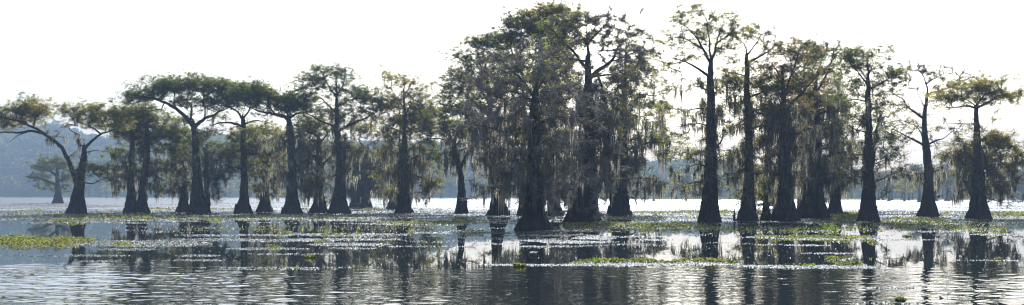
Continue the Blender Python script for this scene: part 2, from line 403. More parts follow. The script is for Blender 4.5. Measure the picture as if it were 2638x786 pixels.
T(511, 550, [[(511, 550, 28), (511, 540, 25), (510, 515, 19), (509, 480, 14), (508, 440, 11.5), (506, 400, 10), (504, 360, 9.5), (500, 328, 8.5)],
            [(534, 549, 6), (532, 500, 6), (530, 450, 6), (529, 400, 4.5), (529, 380, 2)]],
  [dict(p=[(500, 330), (485, 310), (470, 292), (456, 279), (432, 265), (404, 256), (375, 252), (350, 248)], w=7, y=-35),
   dict(p=[(501, 330), (515, 314), (526, 303), (545, 295), (560, 284), (580, 278)], w=6.5, y=30),
   dict(p=[(490, 314), (493, 290), (488, 270), (470, 258), (445, 250)], w=4, y=25),
   dict(p=[(524, 305), (526, 270), (525, 240)], w=2.6), dict(p=[(430, 264), (425, 285), (395, 288), (370, 280)], w=2, y=-10), dict(p=[(455, 278), (455, 255), (460, 240)], w=2.4, y=-15)],
  [(345, 248, 26, 20, 1.2), (378, 238, 36, 18, 1.3), (415, 225, 40, 22, 1.3), (455, 232, 40, 24, 1.3), (500, 215, 42, 20, 1.2), (535, 220, 40, 22, 1.2), (570, 228, 20, 16, 1.1), (525, 260, 40, 18, 1), (570, 265, 36, 16, 1), (480, 262, 40, 12, .7), (600, 250, 20, 14, .7),
   (550, 385, 34, 16, .8, .8, .1), (565, 415, 28, 14, .7, .7, .1), (505, 390, 26, 14, .5), (560, 455, 24, 18, .5, .5, .2), (545, 345, 34, 12, .6), (590, 360, 26, 16, .6, 1), (545, 500, 18, 22, .5, .5, .2)],
  [(515, 380, 580, 500, .9, 1.2), (480, 270, 600, 330, .12, .8)], 'dark', 'tall cypress with a wide flat-topped crown, second trunk stem clinging to its right side', seed=5, side=0.9)

T(628, 549, [[(628, 549, 22), (628, 535, 18), (628, 510, 12), (629, 470, 9.5), (628, 430, 8.5), (627, 380, 8), (626, 340, 7.5), (627, 310, 6)]],
  [dict(p=[(626, 330), (612, 320), (592, 316), (570, 318), (546, 325)], w=4.5), dict(p=[(627, 308), (614, 290), (600, 280), (585, 270)], w=4, y=-25), dict(p=[(628, 308), (642, 285), (646, 262), (640, 240)], w=3.5, y=10),
   dict(p=[(629, 318), (650, 312), (680, 314), (700, 325)], w=3), dict(p=[(625, 393), (607, 391), (590, 387), (572, 389)], w=3), [(628, 400), (650, 395), (670, 400)], [(628, 440), (605, 430), (588, 432)]],
  [(605, 235, 36, 22, 1.2), (640, 250, 36, 22, 1.1), (590, 260, 30, 16, 1), (660, 232, 24, 14), (580, 300, 30, 10, .5), (590, 375, 30, 16, .8, 1, .1), (660, 375, 30, 14, .7, 1, .1), (575, 400, 24, 12, .7), (600, 440, 26, 18, .5, .7, .2), (655, 430, 24, 16, .5, .7, .2), (640, 340, 30, 14, .5)],
  [(560, 320, 700, 470, .4, .8)], 'dark', 'straight cypress with bare middle trunk, dark rounded crown and a knobby ledge at its base', seed=6, side=0.9, knees=[(612, 549, 24, 8)])

T(682, 546, [[(682, 546, 24), (682, 530, 18), (683, 505, 12), (684, 470, 9), (683, 430, 7), (682, 400, 4), (680, 375, 2)]],
  [[(684, 460), (670, 440), (655, 432)], [(684, 445), (700, 425), (715, 405)], [(683, 420), (665, 400), (650, 385)], [(683, 410), (700, 385), (712, 365)]],
  [(640, 350, 34, 16), (680, 345, 40, 20), (715, 360, 30, 20), (655, 385, 36, 16), (700, 400, 36, 18), (640, 420, 30, 16, .8), (665, 455, 34, 14, .8), (715, 440, 24, 20, .7, .7, .2), (650, 490, 24, 16, .5, .6, .2), (710, 490, 20, 20, .4, .5, .2)],
  [(630, 380, 750, 510, .8, .9)], 'gold', 'short cypress with low olive crown between the straight one and the left-bending one', seed=7)

T(752, 550, [[(752, 550, 26), (752, 535, 21), (752, 510, 16), (752, 480, 12.5), (752, 440, 10), (751, 400, 9), (750, 360, 8.5), (747, 330, 8), (742, 308, 7)]],
  [dict(p=[(742, 308), (730, 300), (712, 296), (690, 292), (670, 286), (645, 276)], w=6, y=-25), dict(p=[(744, 310), (760, 295), (785, 288), (800, 280)], w=4, y=20), dict(p=[(712, 296), (700, 280), (690, 262)], w=3),
   dict(p=[(745, 305), (748, 285), (740, 262)], w=3.4)],
  [(655, 225, 26, 18, 1.1), (670, 250, 36, 22, 1.2), (700, 262, 40, 22, 1.2), (735, 258, 36, 18, 1.2), (765, 270, 30, 20, 1.2), (700, 290, 40, 12, .8), (645, 265, 26, 14), (790, 290, 26, 16, .8), (765, 320, 20, 16, .5), (735, 370, 26, 18, .4, .6, .2), (780, 380, 24, 18, .4, .6, .2), (730, 440, 20, 20, .4, .4, .3), (780, 470, 20, 24, .4, .4, .3)],
  [(700, 320, 810, 510, 1.1, 1.2)], 'dark', 'cypress whose top bends left under a dark crown, small pointed knee at its left foot', seed=8, side=0.9, knees=[(730, 550, 16, 5), (738, 550, 8, 5)])

T(823, 549, [[(823, 549, 25), (823, 535, 19), (824, 510, 13), (825, 470, 10), (825, 430, 9), (823, 390, 8), (821, 360, 6)]],
  [dict(p=[(821, 362), (808, 345), (790, 335), (769, 325), (755, 318)], w=4, y=-10), dict(p=[(823, 365), (840, 345), (850, 325)], w=3.4), [(825, 410), (800, 400), (780, 402)], [(825, 430), (845, 410), (860, 400)]],
  [(790, 320, 36, 18), (825, 325, 34, 18), (770, 350, 30, 16), (800, 370, 36, 16, .8), (790, 410, 34, 18, .7, .7, .2), (840, 400, 24, 20, .6, .7, .2), (815, 460, 36, 24, .6, .5, .4), (800, 495, 24, 14, .5, .4, .3), (845, 510, 16, 14, .4, .5)],
  [(755, 370, 870, 520, 1.4, 1.2)], 'olive', 'moss-draped cypress just left of the tall rounded one, their bases almost touching', seed=9)

T(873, 550, [[(873, 550, 30), (873, 540, 26), (874, 515, 19), (876, 480, 15), (878, 440, 12.5), (876, 400, 11), (873, 365, 9.5), (869, 335, 8), (868, 290, 5.5), (867, 250, 4), (866, 215, 2.5), (866, 190, 1.2)],
            [(882, 430, 9), (885, 395, 8), (888, 365, 4), (888, 343, 1.5)]],
  [dict(p=[(870, 338), (895, 322), (920, 311), (945, 302), (960, 288), (972, 272)], w=5, y=20), dict(p=[(866, 330), (845, 318), (819, 309), (800, 300), (778, 292)], w=3.6, y=-20),
   dict(p=[(867, 290), (845, 272), (825, 252), (800, 240), (780, 228)], w=3), dict(p=[(867, 252), (855, 235), (842, 215), (830, 178)], w=2.6, y=10), dict(p=[(868, 250), (882, 225), (888, 200), (892, 185)], w=2.6),
   dict(p=[(868, 280), (890, 262), (915, 252), (935, 250)], w=3), dict(p=[(869, 305), (905, 290), (925, 275)], w=2.6)],
  [(830, 180, 28, 14, 1), (865, 182, 30, 14, .9), (895, 195, 26, 14, 1), (800, 205, 30, 16, 1), (840, 212, 30, 14, .7), (780, 225, 26, 14, 1), (910, 225, 28, 14, .9), (875, 235, 28, 14, .7), (800, 250, 32, 16, .8), (940, 250, 32, 16, .9), (900, 262, 30, 14, .7), (965, 265, 26, 18, 1), (815, 278, 34, 14, .8), (775, 265, 22, 18, .8), (850, 290, 30, 12, .6), (915, 292, 36, 12, .6), (955, 290, 26, 14, .7), (980, 285, 16, 14, .8),
   (905, 385, 28, 24, .5, .4, .3), (905, 440, 26, 24, .4, .3, .4)],
  [(840, 300, 950, 520, .8, 1.1)], 'dark', 'tallest cypress of the left row, rounded open crown and long limb sweeping right', seed=10, side=1.0)

T(926, 536, [[(914, 537, 16), (916, 515, 11), (918, 480, 7), (918, 450, 4)], [(941, 536, 17), (941, 520, 13), (942, 490, 8), (942, 450, 6), (944, 410, 4), (948, 380, 2)]],
  [[(942, 440), (920, 420), (905, 412)], [(943, 430), (960, 405), (975, 385)], [(946, 395), (935, 375), (925, 360)], [(918, 470), (895, 465), (880, 470)]],
  [(950, 360, 44, 24, .8, .03), (985, 385, 24, 18, .5, .1), (930, 395, 34, 18, 1), (900, 420, 30, 16, 1), (950, 425, 36, 18, .9), (985, 430, 26, 20, .8), (920, 330, 30, 16, .9), (905, 455, 32, 18, .8, .7, .3), (960, 470, 32, 20, .8, .6, .4), (925, 495, 34, 16, .8, .4, .5)],
  [(880, 420, 990, 520, 1.3, 1.5)], 'gold', 'farther cypress with a bare greyish top and yellow-green lower branches, behind the tall rounded one', seed=11, leafsize=1.25)

T(1012, 539, [[(1012, 539, 16), (1013, 525, 12), (1016, 500, 8), (1018, 460, 5), (1018, 430, 2)]],
  [[(1016, 490), (1000, 475), (990, 470)]],
  [(1000, 470, 26, 16, .8), (1020, 450, 26, 16, .8), (1000, 500, 22, 12, .6, .5, .3)],
  [(985, 450, 1035, 510, 1, 1)], 'olive', 'low cypress whose dark foot shows just left behind the yellow-green tree', seed=12, leafsize=1.25)

T(1040, 549, [[(1040, 549, 24), (1040, 535, 19), (1040, 510, 16), (1040, 470, 14), (1040, 430, 13), (1042, 390, 10), (1042, 355, 6), (1043, 310, 4), (1042, 270, 3), (1041, 235, 2), (1040, 200, 1)],
             [(1030, 470, 6), (1029, 410, 5), (1027, 365, 2.2), (1030, 300, 1.6), (1022, 250, 1.2)]],
  [dict(p=[(1043, 300), (1060, 270), (1075, 250), (1082, 235)], w=2.2), dict(p=[(1041, 280), (1020, 250), (1003, 225)], w=2.2, y=10), dict(p=[(1042, 345), (1010, 330), (985, 318)], w=2.2), dict(p=[(1043, 340), (1075, 330), (1100, 320)], w=2.4), dict(p=[(1044, 390), (1070, 372), (1095, 366)], w=2.2), dict(p=[(1042, 255), (1055, 225), (1062, 205)], w=1.6),
   [(1042, 420), (1070, 405), (1090, 400)], [(1040, 450), (1080, 455), (1105, 470)]],
  [(1010, 200, 24, 13, .8), (1040, 205, 24, 16, .7), (1060, 215, 24, 14, .8), (1000, 235, 26, 14, .8), (1040, 245, 30, 12, .5), (1080, 245, 26, 16, .8), (990, 270, 24, 14, .8), (1030, 280, 34, 14, .6), (1075, 285, 36, 20, 1.1), (1105, 300, 26, 20, 1.1), (1000, 310, 36, 14, .9), (1050, 325, 40, 18, 1), (1095, 335, 34, 16, 1), (1000, 340, 30, 14, .7),
   (1085, 385, 34, 18, .8, .9, .1), (1005, 390, 28, 18, .6, .9, .2), (1095, 425, 28, 16, .7, .9, .2), (1010, 440, 28, 24, .5, .6, .4), (1080, 460, 34, 20, .6, .5, .5), (1110, 480, 20, 14, 1, 1, .2), (1000, 490, 26, 22, .5, .4, .4), (1075, 500, 24, 14, .5, .3, .4)],
  [(985, 370, 1115, 525, 1.3, 1.2)], 'gold', 'yellow-green feathery cypress with thick shaggy dark trunk, left of the gap in the row', seed=13)

T(1190, 551, [[(1190, 551, 17.5), (1190, 535, 15), (1190, 505, 11.5), (1189, 470, 8.5), (1186, 440, 7), (1180, 415, 6.5), (1174, 390, 6), (1170, 365, 6), (1163, 345, 5)]],
  [dict(p=[(1166, 368), (1150, 362), (1128, 357), (1110, 357), (1085, 362)], w=2.8, y=-10), dict(p=[(1187, 430), (1200, 405), (1208, 390), (1215, 380)], w=5.5), dict(p=[(1163, 350), (1150, 335), (1140, 320)], w=4, y=10), dict(p=[(1172, 375), (1185, 362), (1192, 352)], w=2.5),
   dict(p=[(1143, 407), (1170, 393), (1200, 380), (1230, 376), (1258, 373)], w=3, y=5)],
  [(1130, 310, 34, 18, 1.1), (1165, 325, 36, 16, 1.1), (1115, 335, 30, 14, .9), (1190, 340, 30, 14, .9), (1110, 365, 26, 12, .7), (1145, 410, 28, 16, .7, .8, .1), (1120, 400, 20, 14, .7), (1220, 380, 30, 10, .7, .4, .5), (1180, 390, 24, 16, .5, .5, .4), (1135, 440, 18, 14, .5, .7, .2), (1200, 470, 20, 5, .2, .02)],
  [(1130, 320, 1270, 430, 1.6, 1.4)], 'dark', 'slim cypress standing alone in the gap, its narrow tapering trunk bare below the moss', seed=14, side=0)

T(1285, 554, [[(1285, 554, 30), (1285, 545, 26), (1284, 520, 20), (1282, 490, 16), (1280, 440, 13), (1278, 390, 11), (1272, 340, 9), (1264, 300, 8), (1262, 260, 6), (1256, 215, 4), (1250, 170, 2.5)]],
  [dict(p=[(1264, 305), (1245, 285), (1225, 272), (1205, 252), (1190, 238), (1172, 215)], w=6, y=20), dict(p=[(1262, 270), (1240, 230), (1220, 190), (1210, 160)], w=4, y=-20), dict(p=[(1262, 255), (1280, 210), (1290, 170), (1300, 130)], w=4), dict(p=[(1266, 320), (1230, 310), (1200, 300), (1175, 300)], w=3.4), dict(p=[(1256, 215), (1240, 175), (1235, 140)], w=3), [(1278, 400), (1250, 385), (1235, 380)]],
  [(1165, 215, 24, 20, 1.1), (1190, 175, 24, 20, 1), (1160, 250, 26, 20, 1.1), (1195, 225, 30, 18, 1), (1150, 285, 30, 18, 1.2), (1190, 280, 34, 18, 1.2), (1180, 140, 20, 14, .9), (1215, 130, 28, 20, 1), (1250, 110, 32, 20, 1), (1235, 165, 34, 20, .9), (1275, 150, 36, 22, .9), (1225, 205, 34, 20, .8), (1270, 200, 34, 24, .8), (1215, 255, 34, 16, .8), (1265, 260, 34, 20, .7), (1225, 310, 40, 20, .9, .8, .2), (1290, 300, 30, 24, .7, .6, .2),
   (1240, 350, 36, 18, .8, .5, .4), (1250, 395, 26, 16, .7, .3, .5), (1290, 110, 30, 24, 1), (1300, 230, 24, 24, .8, .7)],
  [(1200, 290, 1320, 440, 1.3, 1.4)], 'dark', 'large cypress with a broad dark crown leaning left, right beside the slim lone trunk', seed=15, knees=[(1304, 554, 20, 6), (1311, 554, 12, 5)])

T(1345, 556, [[(1345, 556, 12), (1345, 530, 9), (1347, 480, 7), (1350, 400, 6), (1350, 300, 5), (1345, 200, 4), (1340, 120, 2)]],
  [[(1350, 300), (1320, 240), (1300, 200)], [(1348, 220), (1370, 160), (1385, 120)], [(1345, 190), (1320, 130), (1310, 90)]],
  [(1325, 70, 36, 24, 1), (1360, 60, 34, 24, 1), (1300, 100, 26, 20, .9), (1345, 110, 40, 24, .9), (1330, 160, 40, 24, .8), (1385, 90, 30, 24, .9), (1320, 220, 34, 24, .6)],
  [(1290, 250, 1400, 520, .6, 1.5)], 'dark', 'dark-crowned cypress behind the front grey tree, its thin foot at that tree\'s left', seed=16, leafsize=1.15)

T(1428, 557, [[(1428, 557, 24), (1428, 545, 20), (1428, 520, 15), (1426, 470, 12), (1424, 400, 10), (1422, 300, 8), (1420, 200, 6), (1420, 120, 4), (1420, 60, 2)]],
  [[(1422, 180), (1395, 120), (1375, 80)], [(1420, 150), (1440, 90), (1450, 50)], [(1422, 220), (1460, 170), (1480, 140)], [(1424, 300), (1395, 260), (1370, 240)]],
  [(1395, 40, 34, 22, 1.1), (1430, 35, 34, 22, 1.1), (1465, 50, 30, 20, 1), (1380, 75, 34, 22, 1), (1430, 80, 40, 24, 1), (1475, 95, 34, 24, .9), (1400, 125, 40, 24, .9), (1450, 150, 40, 26, .9), (1400, 190, 40, 26, .7), (1460, 220, 40, 26, .7), (1430, 280, 40, 26, .6), (1420, 350, 40, 26, .5, .7, .3), (1430, 430, 36, 26, .5, .4, .5), (1428, 490, 28, 16, .5, .3, .5)],
  [(1380, 250, 1480, 530, .8, 1.5)], 'gold', 'tall green-topped cypress behind, between the front grey tree and the thick bare-topped one', seed=17, leafsize=1.15)

T(1374, 592, [[(1374, 592, 47), (1374, 580, 41), (1375, 560, 32), (1375, 530, 24), (1375, 500, 20), (1374, 440, 17), (1373, 390, 15.5), (1374, 330, 14), (1376, 280, 11.5), (1378, 235, 8)]],
  [dict(p=[(1376, 320), (1345, 330), (1315, 347), (1285, 340), (1255, 330), (1225, 325)], w=5, y=-30), dict(p=[(1378, 325), (1405, 312), (1430, 302), (1470, 300), (1500, 302)], w=5, y=-20),
   dict(p=[(1378, 240), (1388, 205), (1394, 165), (1398, 140)], w=4), dict(p=[(1377, 245), (1355, 215), (1330, 190), (1300, 160), (1270, 130)], w=3.6, y=-10), dict(p=[(1376, 260), (1345, 240), (1305, 235), (1260, 240)], w=3, y=15), dict(p=[(1378, 260), (1410, 235), (1450, 225), (1490, 215)], w=3, y=-20),
   dict(p=[(1374, 420), (1345, 405), (1325, 430), (1310, 460)], w=5, y=-15), dict(p=[(1376, 400), (1410, 390), (1440, 400), (1460, 430)], w=4.5, y=-15), dict(p=[(1376, 500), (1420, 500), (1450, 495), (1475, 490)], w=3, y=-10), dict(p=[(1372, 480), (1340, 470), (1300, 480), (1240, 485)], w=2.5, y=-25), dict(p=[(1378, 238), (1400, 215), (1415, 180)], w=3)],
  [(1265, 175, 40, 26, .55, .08), (1315, 170, 44, 30, .6, .1), (1370, 160, 44, 30, .6, .12), (1415, 180, 38, 30, .6, .1), (1240, 225, 36, 20, .5, .05), (1290, 230, 46, 26, .6, .05), (1350, 230, 44, 26, .55, .05), (1430, 235, 44, 28, .6, .04), (1470, 260, 30, 26, .5, .04), (1235, 290, 46, 24, .55, .03), (1290, 290, 44, 28, .55, .03, .1), (1340, 285, 36, 26, .4, .03, .1), (1430, 290, 44, 28, .6, .03, .1), (1480, 310, 36, 24, .5, .03, .1),
   (1250, 350, 40, 26, .6, .02, .2), (1300, 365, 40, 28, .6, .02, .3), (1440, 350, 44, 28, .6, .02, .25), (1280, 420, 44, 30, .6, .02, .3), (1330, 420, 30, 30, .5, .02, .4), (1420, 420, 44, 34, .6, .02, .35), (1265, 468, 44, 22, .3, .02, .1), (1312, 478, 34, 24, .45, .02, .2), (1440, 480, 44, 24, .6, .02, .25), (1410, 370, 30, 24, .4, .02, .3)],
  [(1245, 290, 1480, 520, .6, 1.25), (1355, 250, 1395, 420, .8, 1.0)], 'olive', 'greyish nearly leafless moss-hung cypress standing nearest the camera, widest flared base of all', seed=18, twigmat='deadtwig')

T(1502, 573, [[(1502, 573, 49), (1503, 560, 45), (1508, 530, 36), (1512, 500, 30), (1516, 460, 22), (1520, 400, 18), (1521, 350, 15), (1518, 290, 14), (1516, 240, 13), (1515, 190, 10), (1515, 145, 7)],
             [(1575, 500, 3), (1570, 440, 6), (1566, 380, 9), (1563, 300, 8), (1556, 240, 6), (1545, 200, 4)]],
  [dict(p=[(1518, 205), (1535, 185), (1560, 170), (1580, 150), (1587, 130), (1600, 110), (1620, 95)], w=7.5, y=20), dict(p=[(1513, 185), (1498, 160), (1480, 130), (1462, 118), (1440, 95), (1422, 70)], w=5, y=-20), dict(p=[(1515, 148), (1515, 115), (1512, 75), (1508, 45)], w=4), dict(p=[(1516, 120), (1495, 95), (1470, 65), (1452, 40)], w=3.4, y=15),
   dict(p=[(1515, 110), (1535, 90), (1560, 60), (1575, 40)], w=3), dict(p=[(1512, 155), (1480, 150), (1440, 148), (1410, 150)], w=3.4), dict(p=[(1520, 195), (1560, 195), (1600, 190), (1640, 200)], w=3.4), dict(p=[(1565, 165), (1600, 150), (1635, 135), (1660, 125)], w=2.6),
   dict(p=[(1524, 365), (1545, 350), (1570, 355), (1590, 370)], w=4, y=-10), dict(p=[(1518, 250), (1490, 245), (1460, 255), (1430, 262)], w=3.2)],
  [(1435, 65, 34, 22, .55, .55), (1475, 50, 34, 22, .5, .5), (1515, 50, 34, 22, .5, .25), (1555, 60, 36, 24, .6, .05), (1595, 85, 34, 24, .6, .05), (1635, 115, 34, 26, .6, .08), (1660, 150, 26, 24, .5, .2), (1460, 110, 40, 22, .5, .4), (1510, 105, 34, 20, .4, .2), (1550, 115, 36, 20, .45, .05), (1605, 145, 36, 24, .5, .1), (1430, 155, 40, 20, .6, .3), (1480, 165, 34, 20, .5, .2), (1560, 205, 40, 20, .5, .15), (1620, 195, 40, 24, .6, .3), (1440, 215, 40, 26, .6, .2), (1480, 270, 34, 26, .5, .15, .3), (1570, 260, 40, 28, .6, .3, .2), (1620, 250, 36, 28, .6, .5, .1),
   (1490, 330, 34, 28, .5, .1, .4), (1560, 320, 34, 26, .5, .2, .4), (1480, 400, 34, 34, .6, .03, .4), (1550, 400, 30, 34, .5, .05, .4), (1490, 460, 40, 34, .6, .02, .4), (1540, 470, 34, 26, .6, .02, .4), (1475, 515, 36, 24, .7, .02, .25), (1530, 520, 24, 22, .5, .02, .25)],
  [(1450, 240, 1600, 520, .7, 1.5)], 'olive', 'biggest thick-trunked cypress right of the nearest grey tree, bare spreading upper limbs against the sky', seed=19, twigmat='deadtwig')

T(1597, 556, [[(1597, 556, 34), (1597, 545, 30), (1599, 515, 24), (1600, 480, 19), (1602, 430, 15), (1604, 370, 12), (1606, 300, 9), (1608, 240, 7), (1610, 180, 4), (1612, 120, 2)]],
  [dict(p=[(1606, 385), (1640, 380), (1670, 368), (1695, 358), (1715, 362)], w=4, y=-10), dict(p=[(1608, 250), (1640, 245), (1680, 250), (1705, 245)], w=2.6), dict(p=[(1603, 465), (1640, 458), (1680, 462), (1720, 472)], w=3.4, y=-15), dict(p=[(1608, 320), (1640, 300), (1690, 295)], w=2.4), dict(p=[(1610, 200), (1640, 170), (1665, 150)], w=2.6), [(1612, 500), (1635, 510), (1640, 530)]],
  [(1625, 100, 30, 20, .6), (1660, 160, 34, 20, .6), (1620, 160, 34, 22, .6), (1685, 190, 28, 18, .6), (1650, 215, 40, 18, .7), (1700, 240, 28, 14, .6), (1640, 260, 36, 16, .6), (1690, 280, 34, 16, .8), (1640, 310, 36, 18, .7, .8, .1), (1690, 335, 34, 18, .9, 1, .1), (1720, 370, 28, 14, .9, 1), (1660, 370, 36, 16, .6, .9, .3), (1700, 400, 26, 12, .6, .8, .1), (1570, 290, 26, 26, .5), (1630, 400, 30, 26, .5, .3, .4), (1580, 420, 26, 34, .5, .2, .4), (1660, 468, 50, 9, 1, .15, .7), (1620, 440, 34, 24, .7, .2, .5), (1570, 490, 22, 24, .5, .1, .4), (1640, 490, 24, 12, .5, .1, .5), (1590, 200, 26, 26, .5)],
  [(1560, 300, 1715, 500, 1.1, 1.4)], 'olive', 'cypress at the right edge of the central clump, low limb trailing moss over water', seed=20, side=1.8)

T(1826, 571, [[(1826, 571, 30), (1826, 560, 28), (1827, 530, 24), (1828, 495, 21), (1829, 450, 18), (1830, 410, 16), (1830, 360, 14.5), (1830, 300, 12.5), (1829, 240, 11), (1829, 195, 9), (1829, 165, 7)]],
  [dict(p=[(1827, 195), (1805, 188), (1779, 172), (1755, 162), (1723, 155)], w=4.5, y=-15), dict(p=[(1828, 170), (1812, 130), (1795, 95), (1763, 63)], w=4.6, y=10), dict(p=[(1829, 165), (1828, 120), (1820, 80), (1812, 45)], w=3.8), dict(p=[(1830, 168), (1842, 135), (1848, 100), (1862, 60)], w=4.4, y=-15), dict(p=[(1812, 128), (1780, 105), (1755, 95), (1730, 98)], w=3), dict(p=[(1846, 110), (1870, 95), (1885, 80)], w=2.6), dict(p=[(1848, 125), (1870, 130), (1890, 128)], w=2.2),
   dict(p=[(1826, 285), (1790, 280), (1750, 283), (1716, 285)], w=2.4), dict(p=[(1824, 325), (1800, 318), (1770, 322)], w=2.4), dict(p=[(1842, 400), (1855, 365), (1862, 335)], w=4), dict(p=[(1820, 430), (1795, 422), (1775, 428), (1752, 440)], w=2.6), dict(p=[(1826, 235), (1790, 225), (1765, 225)], w=2.2), dict(p=[(1832, 240), (1860, 225), (1880, 230)], w=2.4), [(1826, 480), (1790, 470), (1765, 475)]],
  [(1775, 38, 24, 16, .9), (1745, 45, 18, 14, .8), (1810, 30, 28, 14, .7), (1850, 45, 28, 16, .7), (1885, 55, 24, 16, .8), (1760, 80, 28, 14, .7), (1800, 75, 30, 16, .6), (1850, 85, 28, 16, .6), (1730, 95, 26, 14, .6), (1705, 110, 20, 14, .6), (1890, 100, 24, 16, .7), (1780, 120, 32, 14, .6), (1700, 145, 26, 14, .7), (1740, 150, 28, 12, .6), (1870, 135, 26, 14, .6), (1800, 155, 28, 10, .4), (1725, 180, 28, 12, .4, .8), (1880, 175, 24, 14, .5), (1760, 215, 30, 10, .4, .8, .1), (1865, 215, 28, 12, .5, .8, .2),
   (1700, 285, 30, 9, .6, .8, .3), (1755, 282, 36, 9, .5, .5, .5), (1870, 290, 24, 16, .4, .7, .3), (1770, 320, 34, 9, .4, .6, .5), (1745, 350, 30, 14, .5, .8, .2), (1780, 385, 30, 10, .8, 1, .3), (1740, 395, 24, 10, .6, .9, .2), (1860, 345, 24, 16, .4, .5, .3), (1755, 440, 26, 12, .3, .1, .6), (1770, 485, 34, 10, 1.2, .5, .8), (1870, 420, 24, 16, .3, .4, .4)],
  [(1700, 190, 1900, 480, .8, .75), (1810, 250, 1850, 500, .3, .8)], 'olive', 'tall straight cypress right of the open gap, sparse airy crown and many short moss tufts', seed=21, side=2.0)

T(1926, 570, [[(1926, 570, 29), (1926, 560, 26), (1928, 530, 21), (1929, 500, 17), (1930, 450, 14), (1930, 400, 12.5), (1929, 340, 11), (1927, 280, 9.5), (1925, 230, 8.5), (1924, 180, 7), (1925, 142, 5)]],
  [dict(p=[(1925, 165), (1945, 150), (1965, 140), (1985, 130), (2000, 110)], w=4, y=-15), dict(p=[(1925, 142), (1922, 115), (1905, 98), (1890, 92)], w=3), dict(p=[(1925, 142), (1945, 120), (1960, 100), (1975, 80)], w=2.8), dict(p=[(1926, 200), (1900, 190), (1880, 185)], w=2.6), dict(p=[(1929, 250), (1960, 240), (1995, 225), (2030, 215)], w=3.8, y=10), dict(p=[(1928, 290), (1970, 275), (2010, 270), (2040, 262)], w=3), dict(p=[(1927, 260), (1900, 245), (1885, 242)], w=2.4), [(1930, 330), (1960, 322), (1985, 330)], [(1930, 440), (1955, 450), (1975, 440)]],
  [(1900, 88, 28, 14, 1), (1930, 80, 26, 12, .8, .8), (1960, 75, 26, 20, .6, .03), (1985, 95, 26, 18, .6, .05), (1955, 110, 30, 14, .6, .5), (1885, 120, 24, 14, .7), (1990, 125, 22, 14, .5, .2), (1885, 185, 28, 16, .9), (1945, 175, 26, 14, .5), (1880, 225, 24, 14, .7), (1890, 260, 24, 14, .6, .7, .3), (1960, 225, 30, 16, .7), (1990, 260, 34, 14, .8), (1955, 290, 30, 16, .6, .8, .3), (1900, 330, 24, 20, .5, .8, .3), (1960, 350, 26, 24, .5, .6, .5), (1900, 400, 22, 24, .4, .5, .5), (1960, 420, 24, 24, .5, .5, .5), (1900, 470, 20, 24, .4, .5, .4), (1960, 490, 22, 26, .6, .8, .3)],
  [(1870, 230, 2010, 520, .8, .9)], 'gold', 'cypress right of the tall airy one, half bare top, broken snag at its left foot', seed=22, side=1.8, knees=[(1889, 570, 32, 4.5)])

T(1972, 566, [[(1972, 566, 14), (1972, 545, 10), (1972, 500, 6), (1970, 450, 4), (1970, 400, 2)]],
  [[(1972, 470), (1955, 450), (1945, 440)], [(1972, 510), (1958, 500), (1948, 495)], [(1972, 530), (1985, 520), (1995, 515)]],
  [(1960, 438, 26, 10, 1.4), (1975, 460, 24, 12, 1), (1960, 490, 26, 12, 1.3), (1985, 500, 24, 14, 1), (1965, 520, 26, 16, 1.4), (1985, 535, 20, 14, 1.2), (1960, 545, 18, 10, 1)],
  None, 'gold', 'small bushy young cypress with yellow-green branches low over the water between two big trunks', seed=23, side=0)

T(2021, 569, [[(2022, 569, 38), (2022, 555, 34), (2022, 530, 27), (2022, 500, 22), (2019, 460, 18), (2017, 410, 16), (2017, 350, 13), (2015, 300, 10), (2012, 240, 6), (2010, 190, 4)]],
  [dict(p=[(2015, 300), (2040, 265), (2070, 235), (2100, 200), (2115, 170)], w=4.5, y=-20), dict(p=[(2012, 245), (2030, 200), (2045, 165), (2050, 130)], w=3.6), dict(p=[(2014, 290), (1985, 275), (1955, 272)], w=3.4), dict(p=[(2011, 210), (1990, 180), (1975, 160)], w=3), dict(p=[(2017, 350), (2050, 345), (2085, 330), (2120, 320)], w=4, y=-15), dict(p=[(2016, 330), (1985, 320), (1960, 330)], w=3), dict(p=[(2012, 250), (2050, 240), (2080, 250)], w=3)],
  [(2010, 125, 34, 20, .7, .8), (2045, 125, 34, 20, .6, .5), (1985, 160, 30, 18, .8), (2030, 165, 36, 18, .6, .5), (2075, 150, 34, 22, .6, .3), (2010, 195, 40, 16, .8), (2060, 200, 36, 20, .7, .6), (2100, 190, 30, 22, .5, .4), (1980, 215, 34, 16, .9), (2030, 240, 40, 16, .7), (2080, 245, 36, 18, .6, .6), (1985, 262, 34, 14, .9), (2035, 290, 40, 18, .7, .8, .3), (1985, 310, 30, 16, .8, .9, .4), (2060, 330, 36, 18, .5, .5, .5), (1985, 380, 26, 26, .4, .3, .6), (2045, 390, 30, 30, .4, .2, .6), (1990, 450, 22, 24, .4, .3, .5), (2050, 460, 24, 24, .3, .2, .5)],
  [(1960, 250, 2110, 520, 1.2, 1.5), (1990, 300, 2040, 480, .9, 1.2)], 'rust', 'heavy moss-curtained cypress with reddish-brown crown and long rising limbs, left of the right-hand cluster', seed=24, side=1.4)

